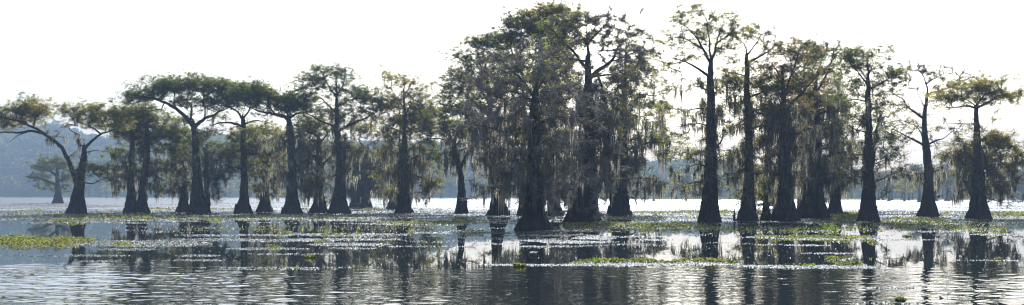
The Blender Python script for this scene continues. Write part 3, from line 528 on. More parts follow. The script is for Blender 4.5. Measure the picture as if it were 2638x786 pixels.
T(2066, 555, [[(2066, 555, 18), (2066, 535, 14), (2068, 500, 11), (2070, 440, 9), (2070, 360, 7), (2070, 280, 5), (2070, 200, 3), (2072, 140, 1.5)]],
  [[(2070, 260), (2045, 220), (2035, 190)], [(2070, 230), (2100, 190), (2110, 160)], [(2070, 340), (2095, 320), (2110, 320)]],
  [(2060, 115, 34, 18, .6, .5), (2095, 125, 34, 22, .6, .3), (2070, 160, 34, 20, .5, .5), (2110, 165, 28, 20, .5, .4), (2060, 220, 34, 22, .5, .6), (2100, 260, 34, 24, .5, .6), (2065, 330, 34, 26, .5, .4, .4), (2070, 400, 30, 26, .5, .3, .6), (2065, 460, 26, 24, .4, .3, .6)],
  [(2040, 280, 2120, 510, 1, 1.6)], 'rust', 'farther cypress leaning slightly left, its dark trunk squeezed between two broad buttressed ones', seed=25, leafsize=1.15)

T(2101, 563, [[(2101, 563, 40), (2101, 550, 36), (2101, 525, 28), (2100, 495, 22), (2098, 450, 18), (2097, 400, 15), (2098, 340, 12), (2098, 280, 9), (2100, 230, 6), (2104, 190, 3)]],
  [dict(p=[(2100, 240), (2120, 200), (2135, 160), (2140, 130)], w=3.4), dict(p=[(2098, 280), (2075, 250), (2060, 215)], w=3.4), dict(p=[(2098, 300), (2130, 285), (2160, 270), (2185, 262)], w=3.6, y=-10), dict(p=[(2098, 395), (2130, 380), (2165, 390), (2190, 400)], w=3.4), dict(p=[(2100, 450), (2130, 447), (2160, 445)], w=4), dict(p=[(2097, 370), (2070, 375), (2045, 365)], w=3)],
  [(2100, 130, 30, 20, .5, .5), (2135, 125, 30, 22, .6, .4), (2150, 160, 28, 22, .6, .6), (2115, 175, 34, 20, .5, .5), (2090, 220, 36, 20, .6, .7), (2140, 215, 34, 20, .6, .7), (2110, 265, 40, 18, .6, .8), (2165, 265, 30, 16, .7, .9), (2080, 310, 34, 22, .5, .6, .4), (2135, 320, 36, 22, .5, .6, .5), (2090, 380, 36, 26, .4, .3, .6), (2140, 400, 34, 26, .5, .4, .5), (2120, 455, 44, 16, .7, .5, .5), (2080, 460, 26, 26, .4, .3, .6)],
  [(2050, 250, 2190, 520, 1.2, 1.5)], 'olive', 'broad-based mossy cypress at the middle of the right-hand cluster with dark curtains over its foot', seed=26, side=1.4)

T(2152, 556, [[(2152, 556, 21), (2152, 540, 17), (2153, 510, 13), (2154, 470, 11), (2154, 420, 10), (2153, 370, 9), (2151, 320, 7), (2149, 280, 4)]],
  [dict(p=[(2151, 320), (2172, 312), (2195, 302), (2215, 300)], w=3), dict(p=[(2149, 285), (2135, 255), (2120, 235)], w=3), dict(p=[(2150, 290), (2165, 255), (2175, 230)], w=3), [(2153, 380), (2180, 372), (2205, 370)], [(2154, 430), (2175, 440), (2195, 455)]],
  [(2130, 240, 30, 18, .6, .5), (2165, 230, 30, 20, .6, .5), (2190, 265, 28, 16, .6, .6), (2150, 280, 34, 14, .5, .7), (2195, 300, 26, 12, .5, .7, .2), (2135, 340, 26, 18, .5, .6, .5), (2180, 370, 30, 14, .6, .7, .4), (2170, 420, 28, 20, .6, .5, .5), (2180, 465, 26, 18, .6, .5, .4), (2140, 440, 24, 24, .4, .3, .6), (2150, 490, 24, 16, .5, .4, .5)],
  [(2115, 320, 2215, 510, 1.1, 1.3)], 'olive', 'rear cypress at the right end of the mossy cluster, trunk narrower than its neighbours', seed=27, leafsize=1.1)

T(2238, 570, [[(2238, 570, 29), (2238, 560, 26), (2238, 530, 21), (2238, 500, 18), (2238, 450, 15), (2237, 400, 13), (2237, 350, 10), (2238, 290, 8.5), (2238, 235, 7), (2236, 190, 3.5), (2235, 150, 1.5)],
             [(2248, 460, 5), (2255, 400, 6), (2258, 350, 5), (2266, 320, 3), (2272, 290, 1.5)]],
  [dict(p=[(2238, 235), (2215, 200), (2195, 175), (2175, 150)], w=3), dict(p=[(2238, 235), (2265, 220), (2290, 200), (2315, 185)], w=3), dict(p=[(2237, 210), (2215, 175), (2205, 150)], w=2.4), dict(p=[(2236, 200), (2250, 165), (2260, 145)], w=2.4), dict(p=[(2238, 260), (2205, 255), (2180, 262)], w=2.4), dict(p=[(2238, 480), (2265, 462), (2290, 450), (2318, 445)], w=2.6, y=-8), dict(p=[(2240, 430), (2270, 415), (2310, 408)], w=2.2), dict(p=[(2237, 405), (2205, 398), (2178, 402)], w=2.4), dict(p=[(2248, 515), (2275, 510), (2290, 495)], w=1.6), dict(p=[(2237, 340), (2200, 335), (2175, 322)], w=2.2)],
  [(2235, 135, 26, 12, .8), (2210, 145, 26, 14, .7), (2172, 140, 22, 18, 1.2, 1.1), (2265, 150, 26, 14, .8), (2185, 175, 28, 16, 1.1, 1.1), (2225, 175, 28, 16, .7), (2275, 180, 26, 14, .8), (2310, 190, 26, 12, 1.1, 1.1), (2175, 210, 24, 14, .7), (2215, 215, 26, 12, .5), (2280, 215, 34, 12, .8), (2190, 245, 30, 12, .5), (2270, 250, 26, 12, .5, .8), (2200, 280, 28, 14, .4), (2285, 280, 26, 14, .6), (2190, 325, 30, 14, .4, .7, .1), (2290, 320, 26, 14, .4, .8), (2305, 355, 24, 12, .4, .8), (2200, 380, 28, 14, .4, .6, .2), (2290, 375, 26, 14, .4, .7), (2290, 410, 34, 10, .7, .8), (2200, 420, 26, 12, .5, .6, .3), (2195, 450, 28, 12, .5, .6, .3), (2290, 445, 30, 8, .3, .2, .1), (2275, 500, 26, 14, .6, .1, .1)],
  [(2170, 330, 2300, 500, .35, .6)], 'dark', 'cypress with a pointed open crown standing just right of the mossy cluster', seed=28, side=1.5)

T(2391, 559, [[(2391, 559, 28), (2391, 550, 25), (2391, 525, 19), (2392, 500, 15.5), (2393, 470, 13), (2390, 440, 12), (2386, 400, 11), (2383, 370, 9.5), (2380, 330, 7), (2378, 305, 6), (2382, 275, 5), (2386, 250, 4)]],
  [dict(p=[(2378, 307), (2368, 298), (2350, 285), (2333, 275), (2327, 258), (2310, 250), (2292, 240)], w=4.2, y=-10), dict(p=[(2386, 252), (2394, 240), (2415, 236), (2440, 228), (2470, 215)], w=3, y=12), dict(p=[(2386, 252), (2388, 225), (2378, 195), (2360, 170)], w=3), dict(p=[(2389, 220), (2410, 200), (2440, 180)], w=2), dict(p=[(2382, 275), (2370, 255), (2360, 240)], w=2), dict(p=[(2382, 382), (2368, 370), (2345, 358), (2318, 345), (2290, 335)], w=4, y=-12), dict(p=[(2384, 380), (2372, 350), (2360, 325), (2330, 312)], w=2.6, y=10), dict(p=[(2386, 375), (2410, 360), (2430, 355), (2455, 335)], w=2.8), dict(p=[(2392, 445), (2410, 440), (2430, 430)], w=3), dict(p=[(2388, 445), (2365, 445), (2340, 442)], w=3), dict(p=[(2398, 510), (2420, 505), (2440, 500)], w=2), dict(p=[(2379, 312), (2388, 302), (2390, 296)], w=1.6)],
  [(2360, 175, 36, 18, .5, 0), (2400, 180, 38, 20, .5, 0), (2440, 195, 34, 18, .5, .02), (2465, 215, 26, 14, .4, .05), (2340, 205, 34, 16, .45, 0), (2390, 215, 40, 14, .35, 0), (2300, 225, 20, 14, .3, 0), (2310, 280, 24, 12, .4, .3), (2330, 290, 26, 14, .4, .35), (2440, 235, 30, 12, .3, .1), (2300, 335, 34, 14, .4, 0), (2340, 325, 34, 14, .4, 0), (2345, 365, 36, 12, .35, .02), (2430, 345, 36, 20, .5, 0), (2410, 375, 30, 12, .3, 0), (2350, 440, 34, 14, .5, .15, .4), (2430, 435, 30, 12, .5, .05, .2), (2430, 465, 26, 12, .4, .05, .1), (2430, 500, 30, 8, .5, .02), (2300, 455, 20, 10, .3, .1)],
  [(2340, 420, 2430, 480, 2.2, 1.1)], 'gold', 'leafless cypress with forked bare limbs against the white sky, second from the right', seed=29, side=0, leafsize=1.3, tipr=.017)

T(2519, 564, [[(2519, 564, 31), (2519, 552, 27), (2519, 530, 22), (2519, 505, 19), (2519, 470, 17), (2519, 430, 15), (2518, 390, 13), (2518, 350, 9), (2517, 310, 6.5), (2517, 278, 5.5)],
             [(2527, 400, 3), (2527, 345, 2), (2527, 322, 1)]],
  [dict(p=[(2516, 280), (2500, 272), (2480, 273), (2455, 278), (2425, 276)], w=3.6, y=-12), dict(p=[(2518, 278), (2535, 268), (2560, 255), (2590, 250), (2622, 246)], w=3.6, y=12), dict(p=[(2516, 280), (2505, 262), (2490, 250)], w=2.8, y=12), dict(p=[(2518, 278), (2528, 255), (2540, 242)], w=2.8, y=-10), dict(p=[(2512, 321), (2485, 317), (2460, 317), (2438, 319)], w=2), dict(p=[(2513, 305), (2500, 301)], w=1.5), dict(p=[(2516, 385), (2495, 380), (2475, 385), (2460, 400)], w=3), dict(p=[(2528, 365), (2560, 355), (2590, 360), (2615, 385)], w=2.8), dict(p=[(2530, 400), (2560, 410), (2580, 440), (2600, 460)], w=3), dict(p=[(2510, 465), (2480, 465), (2462, 475)], w=3.2), dict(p=[(2535, 500), (2560, 515), (2600, 520)], w=2.5), dict(p=[(2512, 435), (2490, 432), (2485, 445)], w=2.4)],
  [(2430, 260, 30, 14, 1.3), (2460, 245, 36, 16, 1.3), (2495, 228, 40, 16, 1.4), (2540, 222, 40, 14, 1.3), (2580, 235, 36, 14, 1.3), (2612, 246, 22, 13, 1.3), (2500, 255, 36, 10, .8), (2550, 252, 34, 9, .7),
   (2480, 375, 30, 12, .9), (2455, 395, 26, 16, .8), (2440, 410, 18, 12, .7), (2560, 350, 34, 12, .8), (2595, 365, 30, 18, .8), (2620, 390, 18, 20, .7), (2570, 385, 36, 20, .8, .9, .2), (2490, 410, 30, 20, .6, .8, .3), (2600, 420, 34, 20, .5, .7, .3), (2570, 440, 34, 20, .45, .6, .4), (2480, 450, 26, 16, .5, .4, .4), (2610, 460, 26, 18, .5, .6, .3), (2570, 480, 34, 16, .6, .3, .6), (2490, 490, 34, 14, .6, .2, .6), (2505, 440, 26, 22, .35, .5, .5), (2540, 425, 26, 24, .4, .5, .5), (2545, 485, 28, 22, .5, .4, .7), (2500, 395, 24, 14, .35, .8, .2), (2545, 375, 26, 16, .4, .9, .2), (2600, 505, 34, 12, .7, .1), (2580, 525, 34, 9, .6, .05)],
  [(2440, 380, 2620, 500, 1.4, 1.2)], 'gold', 'rightmost cypress, umbrella-like flat top above a drooping mossy lower crown', seed=30, side=0.2)

# ================================================================= far shore trees
def far_tree_proto(seed, h, cw, lf, nm='shore_cypress'):
    r = np.random.default_rng(seed)
    root = empty(nm, (0, 0, 0))
    b = Buf(); q = np.linspace(0, 1, 14)
    R = .28 + 1.0 * np.exp(-q * 9) * (h / 16); R *= (1 - q * .75)
    pts = np.stack([np.cumsum(r.normal(0, .05, 14)), np.cumsum(r.normal(0, .05, 14)), q * h * .93 - .3], 1)
    tube(b, pts, R, 14); b.build('trunk', M['bark'], root, smooth=True)
    lb = Buf(); V = []; Q = []; TT = []; cen = []
    for k in range(34):
        z = h * (r.uniform(.30, 1.0) ** .8); f = z / h
        w = cw * (.75 + .35 * math.sin(f * 3)) * (1.0 if f < .85 else .8)
        th = r.uniform(0, 6.28); rr = w * r.uniform(.15, 1) ** .6
        c = np.array([math.cos(th) * rr, math.sin(th) * rr, z]); cen.append(c)
        j = min(13, int((f - .12) * 13)); tube(lb, [pts[max(1, j)], (pts[max(1, j)] + c) / 2 + [0, 0, .15], c], [.09, .06, .02], 4)
    lb.build('branches', M['bark'], root)
    cen = np.array(cen); nn = 5200; k = r.integers(0, len(cen), nn)
    pos = cen[k] + r.normal(0, 1, (nn, 3)) * [.95, .95, .33] * (cw / 4.5)
    a = unit(r.normal(0, 1, (nn, 3)) * [1, 1, .4]) * r.uniform(.18, .34, (nn, 1)); s = unit(np.cross(a, r.normal(0, .6, (nn, 3)) + [0, 0, 1])) * r.uniform(.08, .16, (nn, 1))
    V, Q = diamonds(pos, a, s); quadmesh('foliage', V, Q, M[lf], root, np.repeat(np.clip(.5 + .3 * r.normal(0, 1, len(cen))[k], 0, 1.2), 4))
    return root
FAR_LAB = ['tall rounded', 'small narrow', 'flat-topped', 'yellowish']
protos = [far_tree_proto(11, 17, 5.0, 'shore'), far_tree_proto(12, 13, 3.4, 'shore'), far_tree_proto(13, 16, 6.0, 'shore'), far_tree_proto(14, 14, 4.6, 'gold')]
used = [False] * 4
def copy_tree(o, parent=None):
    c = o.copy(); COL.objects.link(c); c.parent = parent
    for ch in list(o.children): copy_tree(ch, c)
    return c
def side_words(px):
    if px < 330: return 'behind the forked tree'
    if px < 620: return 'behind the left row'
    if px < 1010: return 'behind the tallest left-row cypress'
    if px < 1260: return 'by the slim lone cypress'
    if px < 1600: return 'behind the central clump'
    if px < 1900: return 'left of the airy cypress'
    if px < 2210: return 'behind the right cluster'
    if px < 2360: return 'left of the leafless cypress'
    if px < 2480: return 'right of the leafless cypress'
    return 'behind the rightmost cypress'
def place_far(px, py, k, sc, rz):
    x, d = ground(px, py)
    o = protos[k] if not used[k] else copy_tree(protos[k])
    used[k] = True
    o.location = (x, d, 0); o.rotation_euler = (0, 0, rz); o.scale = (sc, sc, sc)
    return o
far = [(66, 509, 1, 1.0), (88, 509.5, 1, .9), (258, 510, 1, .95), (274, 510.5, 3, .8), (230, 510, 1, .7), (447, 510, 2, .8), (520, 511, 1, .9), (562, 512, 1, .9), (592, 510.5, 3, .8), (660, 511, 0, .8), (792, 511, 1, .9), (985, 511, 0, .8),
       (1096, 511.5, 1, .75), (1137, 511.5, 0, .95), (1160, 511, 1, .8), (1212, 511.5, 2, .85), (1243, 511.5, 1, .7), (1300, 511, 0, .8), (1480, 512, 1, .9), (1560, 512, 0, .9),
       (1668, 514.5, 1, .75), (1684, 517.5, 1, .7), (1742, 514, 3, .95), (1765, 514, 1, .9), (1880, 514, 0, .9), (2060, 514, 2, .8), (2195, 514, 0, .8)]
far += [(2262 + k * 15.5 + rng.uniform(-6, 6), rng.uniform(512.5, 516.5), int(rng.integers(0, 4)), rng.uniform(.6, .95)) for k in range(26)]
far += [(2330, 519, 3, .55), (2368, 520.5, 2, .72), (2440, 517.5, 0, 1.0), (2412, 518, 1, .9), (2634, 516, 1, .9), (2610, 516.5, 2, .8), (2150, 516, 1, .7), (2290, 518, 1, .7)]
seen = {}
for (px, py, k, sc) in far:
    o = place_far(px, py, k, sc, rng.uniform(0, 6.28))
    lab = (FAR_LAB[k], side_words(px))
    seen.setdefault(lab, []).append((px, o))
for lab, lst in seen.items():
    lst.sort(key=lambda q: q[0])
    words = ['leftmost', 'second from left', 'third from left', 'fourth from left', 'fifth from left', 'sixth from left', 'seventh from left', 'eighth from left', 'ninth from left']
    for i, (px, o) in enumerate(lst):
        t = f'{lab[0]} hazy shore cypress {lab[1]}' if len(lst) == 1 else f'{words[i]} of the {lab[0]} hazy shore cypresses {lab[1]}'
        tag(o, t, 'tree', 'hazy cypresses along the far shore')

# ================================================================= hills, forest, shore
def ridge_px(px):
    return np.interp(px, [-700, -300, 0, 60, 130, 165, 220, 300, 380, 450, 520, 600, 700, 850, 1000, 1060, 1110, 1150, 1200, 1300, 1500, 1640, 1720, 1780, 1850, 2000, 2200, 2400, 2560, 2638, 2900, 3400],
                     [330, 325, 328, 330, 316, 318, 340, 352, 350, 335, 350, 365, 375, 368, 360, 366, 362, 372, 392, 405, 425, 432, 418, 410, 420, 440, 452, 462, 462, 448, 440, 450])
def terrain_h(x, y):
    # px column where this azimuth falls
    px = CX + F * x / y
    shore = np.interp(px, [-700, 0, 1300, 1700, 2100, 2638, 3400], [900, 860, 800, 700, 640, 620, 620])
    rz = CAMH + (HZ - ridge_px(px)) / F * 1300 - 13
    t = np.clip((y - shore - 15) / (1300 - shore - 15), 0, 1)
    prof = 1 - (1 - t) ** 1.7
    bumps = 3.5 * np.sin(x * .018 + y * .011) + 3 * np.sin(x * .034 - y * .02 + 1)
    h = -0.6 + .9 * np.clip((y - shore) / 15, 0, 1) + (rz + bumps) * prof
    back = np.clip((y - 1350) / 900, 0, 1)
    h = np.where(y > 1350, h * (1 - .3 * back), h)
    return h
gx = np.linspace(-1900, 1900, 200); gy = np.linspace(560, 2300, 110)
X, Y = np.meshgrid(gx, gy); Z = terrain_h(X, Y)
nx, ny = len(gx), len(gy); i, j = np.meshgrid(np.arange(nx - 1), np.arange(ny - 1)); b0 = (j * nx + i).ravel()
m, nt, out = new_mat('hill_ground'); L = nt.links
nz = N(nt, 'ShaderNodeTexNoise', Scale=.02, Detail=6.0); tc = N(nt, 'ShaderNodeTexCoord'); L.new(tc.outputs['Object'], nz.inputs['Vector'])
rp = ramp(nt, [(.3, (.022, .036, .014)), (.7, (.055, .070, .024))]); L.new(nz.outputs['Fac'], rp.inputs['Fac'])
b = N(nt, 'ShaderNodeBsdfDiffuse'); L.new(rp.outputs[0], b.inputs['Color']); L.new(b.outputs[0], out.inputs['Surface'])
tag(quadmesh('hills', np.stack([X, Y, Z], -1).reshape(-1, 3), np.stack([b0, b0 + 1, b0 + 1 + nx, b0 + nx], 1), m, smooth=True), 'wooded hills rising behind the lake, fading blue in the haze', 'hill', kind='structure')

# forest on the hills: clumpy crowns of leaf faces
r = np.random.default_rng(77)
NC = 7800
yy = 600 + (1420 - 600) * r.uniform(0, 1, NC) ** .8; pxs = r.uniform(-200, 2850, NC); xx = (pxs - CX) / F * yy
hh = terrain_h(xx, yy); keep = hh > .2; xx, yy, hh = xx[keep], yy[keep], hh[keep]; NC = len(xx)
ch_ = r.uniform(9, 17, NC); cr = r.uniform(3.2, 6.2, NC); per = 46
idx = np.repeat(np.arange(NC), per); nn = len(idx)
q = unit(r.normal(0, 1, (nn, 3))); q[:, 2] = np.abs(q[:, 2]) * 1.1 - .25
lump = 1 + .25 * np.sin(q[:, 0] * 5 + idx) * np.sin(q[:, 1] * 5 + idx * 2)
pos = np.stack([xx[idx], yy[idx], hh[idx] + ch_[idx] * .55], 1) + q * (cr[idx] * lump)[:, None] * [1, 1, .95]
a = unit(np.cross(q, r.normal(0, 1, (nn, 3)))) * r.uniform(.9, 1.7, (nn, 1)); s_ = unit(np.cross(q + r.normal(0, .5, (nn, 3)), a)) * r.uniform(.6, 1.2, (nn, 1))
V, Q = diamonds(pos, a, s_)
tag(quadmesh('forest', V, Q, M['hill'], None, np.repeat(np.clip(.5 + .35 * r.normal(0, 1, NC)[idx], -.2, 1.3), 4)), 'dense hazy blue-green forest covering the far hills', 'forest', kind='stuff')

# shore reeds
r = np.random.default_rng(78)
nn = 26000; pxs = r.uniform(-150, 2800, nn); base = np.interp(pxs, [-150, 0, 1300, 1700, 2100, 2800], [509.3, 509.3, 511.2, 513.2, 514.2, 514.6]) + r.normal(0, .35, nn)
d = F * CAMH / (base - HZ); x = (pxs - CX) / F * d
pos = np.stack([x, d, r.uniform(.05, .5, nn)], 1)
a = unit(r.normal(0, .5, (nn, 3)) + [0, 0, .6]) * r.uniform(.2, .55, (nn, 1)); s_ = unit(np.cross(a, r.normal(0, 1, (nn, 3)))) * r.uniform(.15, .35, (nn, 1))
V, Q = diamonds(pos, a, s_)
tag(quadmesh('marsh_plants', V, Q, M['hyacinth'], None, np.repeat(r.uniform(.2, .8, nn), 4)), 'thin pale green line of marsh plants along the far shore', 'marsh', kind='stuff')

# ================================================================= water
def water_mat():
    m, nt, out = new_mat('lake_water'); L = nt.links
    tc = N(nt, 'ShaderNodeTexCoord'); sep = N(nt, 'ShaderNodeSeparateXYZ'); L.new(tc.outputs['Object'], sep.inputs[0])
    def noise(sx, sy, scale, detail, rough=.5, dist=0.):
        mp = N(nt, 'ShaderNodeMapping'); mp.inputs['Scale'].default_value = (sx, sy, 1); L.new(tc.outputs['Object'], mp.inputs[0])
        n = N(nt, 'ShaderNodeTexNoise', Scale=scale, Detail=detail, Roughness=rough, Distortion=dist); L.new(mp.outputs[0], n.inputs['Vector']); return n.outputs['Fac']
    def rng_(src, a, b_, c=0., d_=1.):
        r = N(nt, 'ShaderNodeMapRange', interpolation_type='SMOOTHSTEP'); L.new(src, r.inputs[0])
        r.inputs[1].default_value = a; r.inputs[2].default_value = b_; r.inputs[3].default_value = c; r.inputs[4].default_value = d_; return r.outputs[0]
    def math_(op, a, b_=None, c=None):
        n = N(nt, 'ShaderNodeMath', operation=op)
        for k, v in enumerate((a, b_, c)):
            if v is None: continue
            if isinstance(v, (int, float)): n.inputs[k].default_value = v
            else: L.new(v, n.inputs[k])
        return n.outputs[0]
    big = noise(.03, .05, 1, 2)
    yj = math_('MULTIPLY_ADD', big, 12, sep.outputs['Y']); yj = math_('SUBTRACT', yj, 6)
    near = rng_(yj, 35, 25)          # breeze ripples near the bank
    farw = rng_(yj, 125, 210)        # wind-ruffled open lake
    patch = noise(.05, .12, 1, 3)
    ripple = math_('ADD', math_('ADD', math_('MULTIPLY', noise(.55, 1.15, 1.15, 1.5, .5, .8), 1.7), math_('MULTIPLY', noise(.8, 1.2, 2.6, 1.5, .5, .6), .55)), math_('MULTIPLY', noise(1, 1.6, 7, 1), .10))
    calm = noise(.6, 1.2, 1.4, 2)
    hgt = math_('ADD', math_('MULTIPLY', ripple, math_('MULTIPLY', near, NEAR_A)), math_('MULTIPLY', math_('ADD', calm, math_('MULTIPLY', noise(1, 1, 9, 1), .1)), math_('MULTIPLY_ADD', rng_(patch, .45, .65), MID_A, MID_A * .35)))
    bump = N(nt, 'ShaderNodeBump', Strength=1.0, Distance=1.0); L.new(hgt, bump.inputs['Height'])
    rough = math_('ADD', .010, math_('MULTIPLY', farw, FAR_R))
    g = N(nt, 'ShaderNodeBsdfPrincipled'); g.inputs['Base Color'].default_value = (.012, .016, .015, 1); g.inputs['IOR'].default_value = 1.4
    L.new(rough, g.inputs['Roughness']); L.new(bump.outputs[0], g.inputs['Normal'])
    L.new(g.outputs[0], out.inputs['Surface']); return m
WAVE = .0165
NEAR_A, MID_A, FAR_R = .0016, .0006, .55
# one sheet; near the bank it is finely divided and really rippled
gx = np.r_[-2400, -800, -200, -60, -32, np.arange(-27, 27.01, .085), 32, 60, 200, 800, 2400]
gy = np.r_[-60, 0, 10, 15, np.arange(18, 45, .055), 48, 60, 100, 200, 500, 1000, 2400]
X, Y = np.meshgrid(gx, gy); Z = np.zeros_like(X); r = np.random.default_rng(5)
for k in range(46):
    lam = float(np.exp(r.uniform(np.log(.2), np.log(1.25)))); th = r.normal(0.15, .55); ph = r.uniform(0, 6.28); kk = 2 * math.pi / lam
    env = .55 + .45 * np.sin(X * r.uniform(.1, .5) + Y * r.uniform(.1, .6) + r.uniform(0, 6.28))
    Z += env * WAVE * lam / (2 * math.pi) * np.sin(kk * (X * math.sin(th) + Y * math.cos(th)) + ph + .7 * np.sin(X * .35 + k) )
sm = lambda v: np.clip(v, 0, 1) ** 2 * (3 - 2 * np.clip(v, 0, 1))
patchy = .62 + .38 * np.sin(X * .23 + 1.3 * np.sin(Y * .3)) * np.sin(Y * .42 + .9 * np.sin(X * .17))
Z *= sm((36.5 + 1.6 * np.sin(X * .4) - Y) / 9) * sm((27 - np.abs(X)) / 2) * sm((Y - 18) / 1.5) * patchy
nx, ny = len(gx), len(gy); i, j = np.meshgrid(np.arange(nx - 1), np.arange(ny - 1)); b0 = (j * nx + i).ravel()
tag(quadmesh('water', np.stack([X, Y, Z], -1).reshape(-1, 3), np.stack([b0, b0 + 1, b0 + 1 + nx, b0 + nx], 1), water_mat(), smooth=True), 'calm lake water mirroring the cypresses, rippled near the bank', 'lake', kind='structure')
V = [(-2400, -60, -3), (2400, -60, -3), (2400, 2400, -3), (-2400, 2400, -3)]
mm, nt, out = new_mat('lake_mud'); bb = N(nt, 'ShaderNodeBsdfDiffuse'); bb.inputs['Color'].default_value = (.03, .025, .018, 1); nt.links.new(bb.outputs[0], out.inputs['Surface'])
tag(quadmesh('lake_bed', V, [[0, 1, 2, 3]], mm), 'muddy lake bed beneath the water', 'lake bed', kind='structure')

# ================================================================= floating plants
def pad_mat():
    m, nt, out = new_mat('floating_leaf'); L = nt.links
    at = N(nt, 'ShaderNodeAttribute', attribute_name='tint')
    rp = ramp(nt, [(0, (.035, .045, .016)), (.5, (.085, .085, .035)), (.8, (.13, .12, .06)), (1, (.18, .15, .09))]); L.new(at.outputs['Fac'], rp.inputs['Fac'])
    p = N(nt, 'ShaderNodeBsdfPrincipled', Roughness=.6); p.inputs['Specular IOR Level'].default_value = .8; L.new(rp.outputs[0], p.inputs['Base Color'])
    t = N(nt, 'ShaderNodeBsdfTranslucent'); L.new(rp.outputs[0], t.inputs['Color']); mx = N(nt, 'ShaderNodeMixShader'); mx.inputs[0].default_value = .15
    L.new(p.outputs[0], mx.inputs[1]); L.new(t.outputs[0], mx.inputs[2]); L.new(mx.outputs[0], out.inputs['Surface']); return m
M['pad'] = pad_mat()

MATS = []
def ell_scatter(r, cx, cy, rx, ry, n, broken=.5):
    u = r.uniform(0, 1, n) ** .5; th = r.uniform(0, 6.283, n)
    ex = u * np.cos(th); ey = u * np.sin(th)
    px = cx + rx * ex; py = cy + ry * ey
    # broken-up streaks
    k = (np.sin(px * .11 + py * 1.3 + cx) + np.sin(px * .043 - py * .9 + cy) + .8 * np.sin(px * .27 + cy + py) + .7 * np.sin(px * .61 - py * 2.1 + cx)) + r.normal(0, .35, n)
    ok = k > (-2.2 + 2.6 * broken) + .9 * u ** 3
    return px[ok], py[ok]

def add_pads(name, label, spots, seed, cat='floating leaves', size=1.0, tint=(.2, .9)):
    r = np.random.default_rng(seed); PX = []; PY = []
    for (cx, cy, rx, ry, n, br) in spots:
        a, b_ = ell_scatter(r, cx, cy, rx, ry, n, br); PX.append(a); PY.append(b_)
    px = np.concatenate(PX); py = np.concatenate(PY); d = F * CAMH / (py - HZ); x = (px - CX) / F * d; nn = len(x)
    fs = np.clip(d / 55, .8, 2.6) * size
    pos = np.stack([x, d, r.uniform(.006, .018, nn) * fs], 1)
    nrm = unit(np.stack([r.normal(0, .38, nn), r.normal(-.15, .34, nn), np.ones(nn)], 1))
    a = unit(np.cross(nrm, r.normal(0, 1, (nn, 3)))); s_ = np.cross(nrm, a)
    V, Q = diamonds(pos, a * (r.uniform(.015, .034, nn) * fs)[:, None], s_ * (r.uniform(.012, .028, nn) * fs)[:, None])
    tag(quadmesh(name, V, Q, M['pad'], None, np.repeat(r.uniform(*tint, nn), 4)), label, cat, kind='stuff')

def add_hyacinth(name, label, spots, seed, hgt=.16, kind='stuff', cat='water plants', size=1.0, thing=False):
    """upright round leaves on stalks"""
    if not thing: MATS.extend([(q[0] + 6, q[1] + .8, q[2] * 1.12, q[3] * 1.1, int(q[4] * .5), .35) for q in spots])
    r = np.random.default_rng(seed); PX = []; PY = []; H = []
    for (cx, cy, rx, ry, n, br) in spots:
        a, b_ = ell_scatter(r, cx, cy, rx, ry * .9, int(n * (.85 if not thing else 1)), br + (.62 if not thing else 0)); PX.append(a); PY.append(b_)
    px = np.concatenate(PX); py = np.concatenate(PY); d = F * CAMH / (py - HZ); x = (px - CX) / F * d; nn = len(x)
    fs = np.clip(d / 60, .8, 1.8) * size
    # tufted heights
    hz = .5 * hgt * r.uniform(.1, 1, nn) * (1 + .6 * np.sin(x * 2.3) * np.sin(d * 1.1)) * np.clip(fs, .9, 1.3)
    root_xy = np.array([x.mean(), d.mean(), 0]) if thing else np.zeros(3)
    P = np.stack([x, d, hz + .02], 1) - root_xy
    nrm = unit(np.stack([r.normal(0, .6, nn), r.normal(0, .6, nn), r.uniform(.2, 1, nn)], 1))
    a = unit(np.cross(nrm, r.normal(0, 1, (nn, 3)))); s_ = np.cross(nrm, a); R = (r.uniform(.025, .052, nn) * fs)[:, None]
    # 8-gon leaf as three quads
    th = np.arange(8) * math.pi / 4
    ring = P[:, None] + R[:, None] * (np.cos(th)[None, :, None] * a[:, None] + np.sin(th)[None, :, None] * s_[:, None] * .85)
    V = ring.reshape(-1, 3); o = (np.arange(nn) * 8)[:, None, None]
    Q = (np.array([[0, 1, 2, 3], [0, 3, 4, 7], [4, 5, 6, 7]])[None] + o).reshape(-1, 4)
    par = None
    if thing:
        par = empty(name, tuple(root_xy)); tag(par, label, cat)
        o1 = quadmesh('leaves', V, Q, M['hyacinth'], par, np.repeat(r.uniform(.1, 1, nn), 8))
        b = Buf()
        for k in range(nn): tube(b, [[P[k][0] * .8, P[k][1] * .8, -.02], P[k] * [.9, .9, .6], P[k]], [.012, .010, .006], 4)
        b.build('stalks', M['grass'], par)
    else:
        tag(quadmesh(name, V, Q, M['hyacinth'], None, np.repeat(r.uniform(.1, 1, nn), 8)), label, cat, kind=kind)

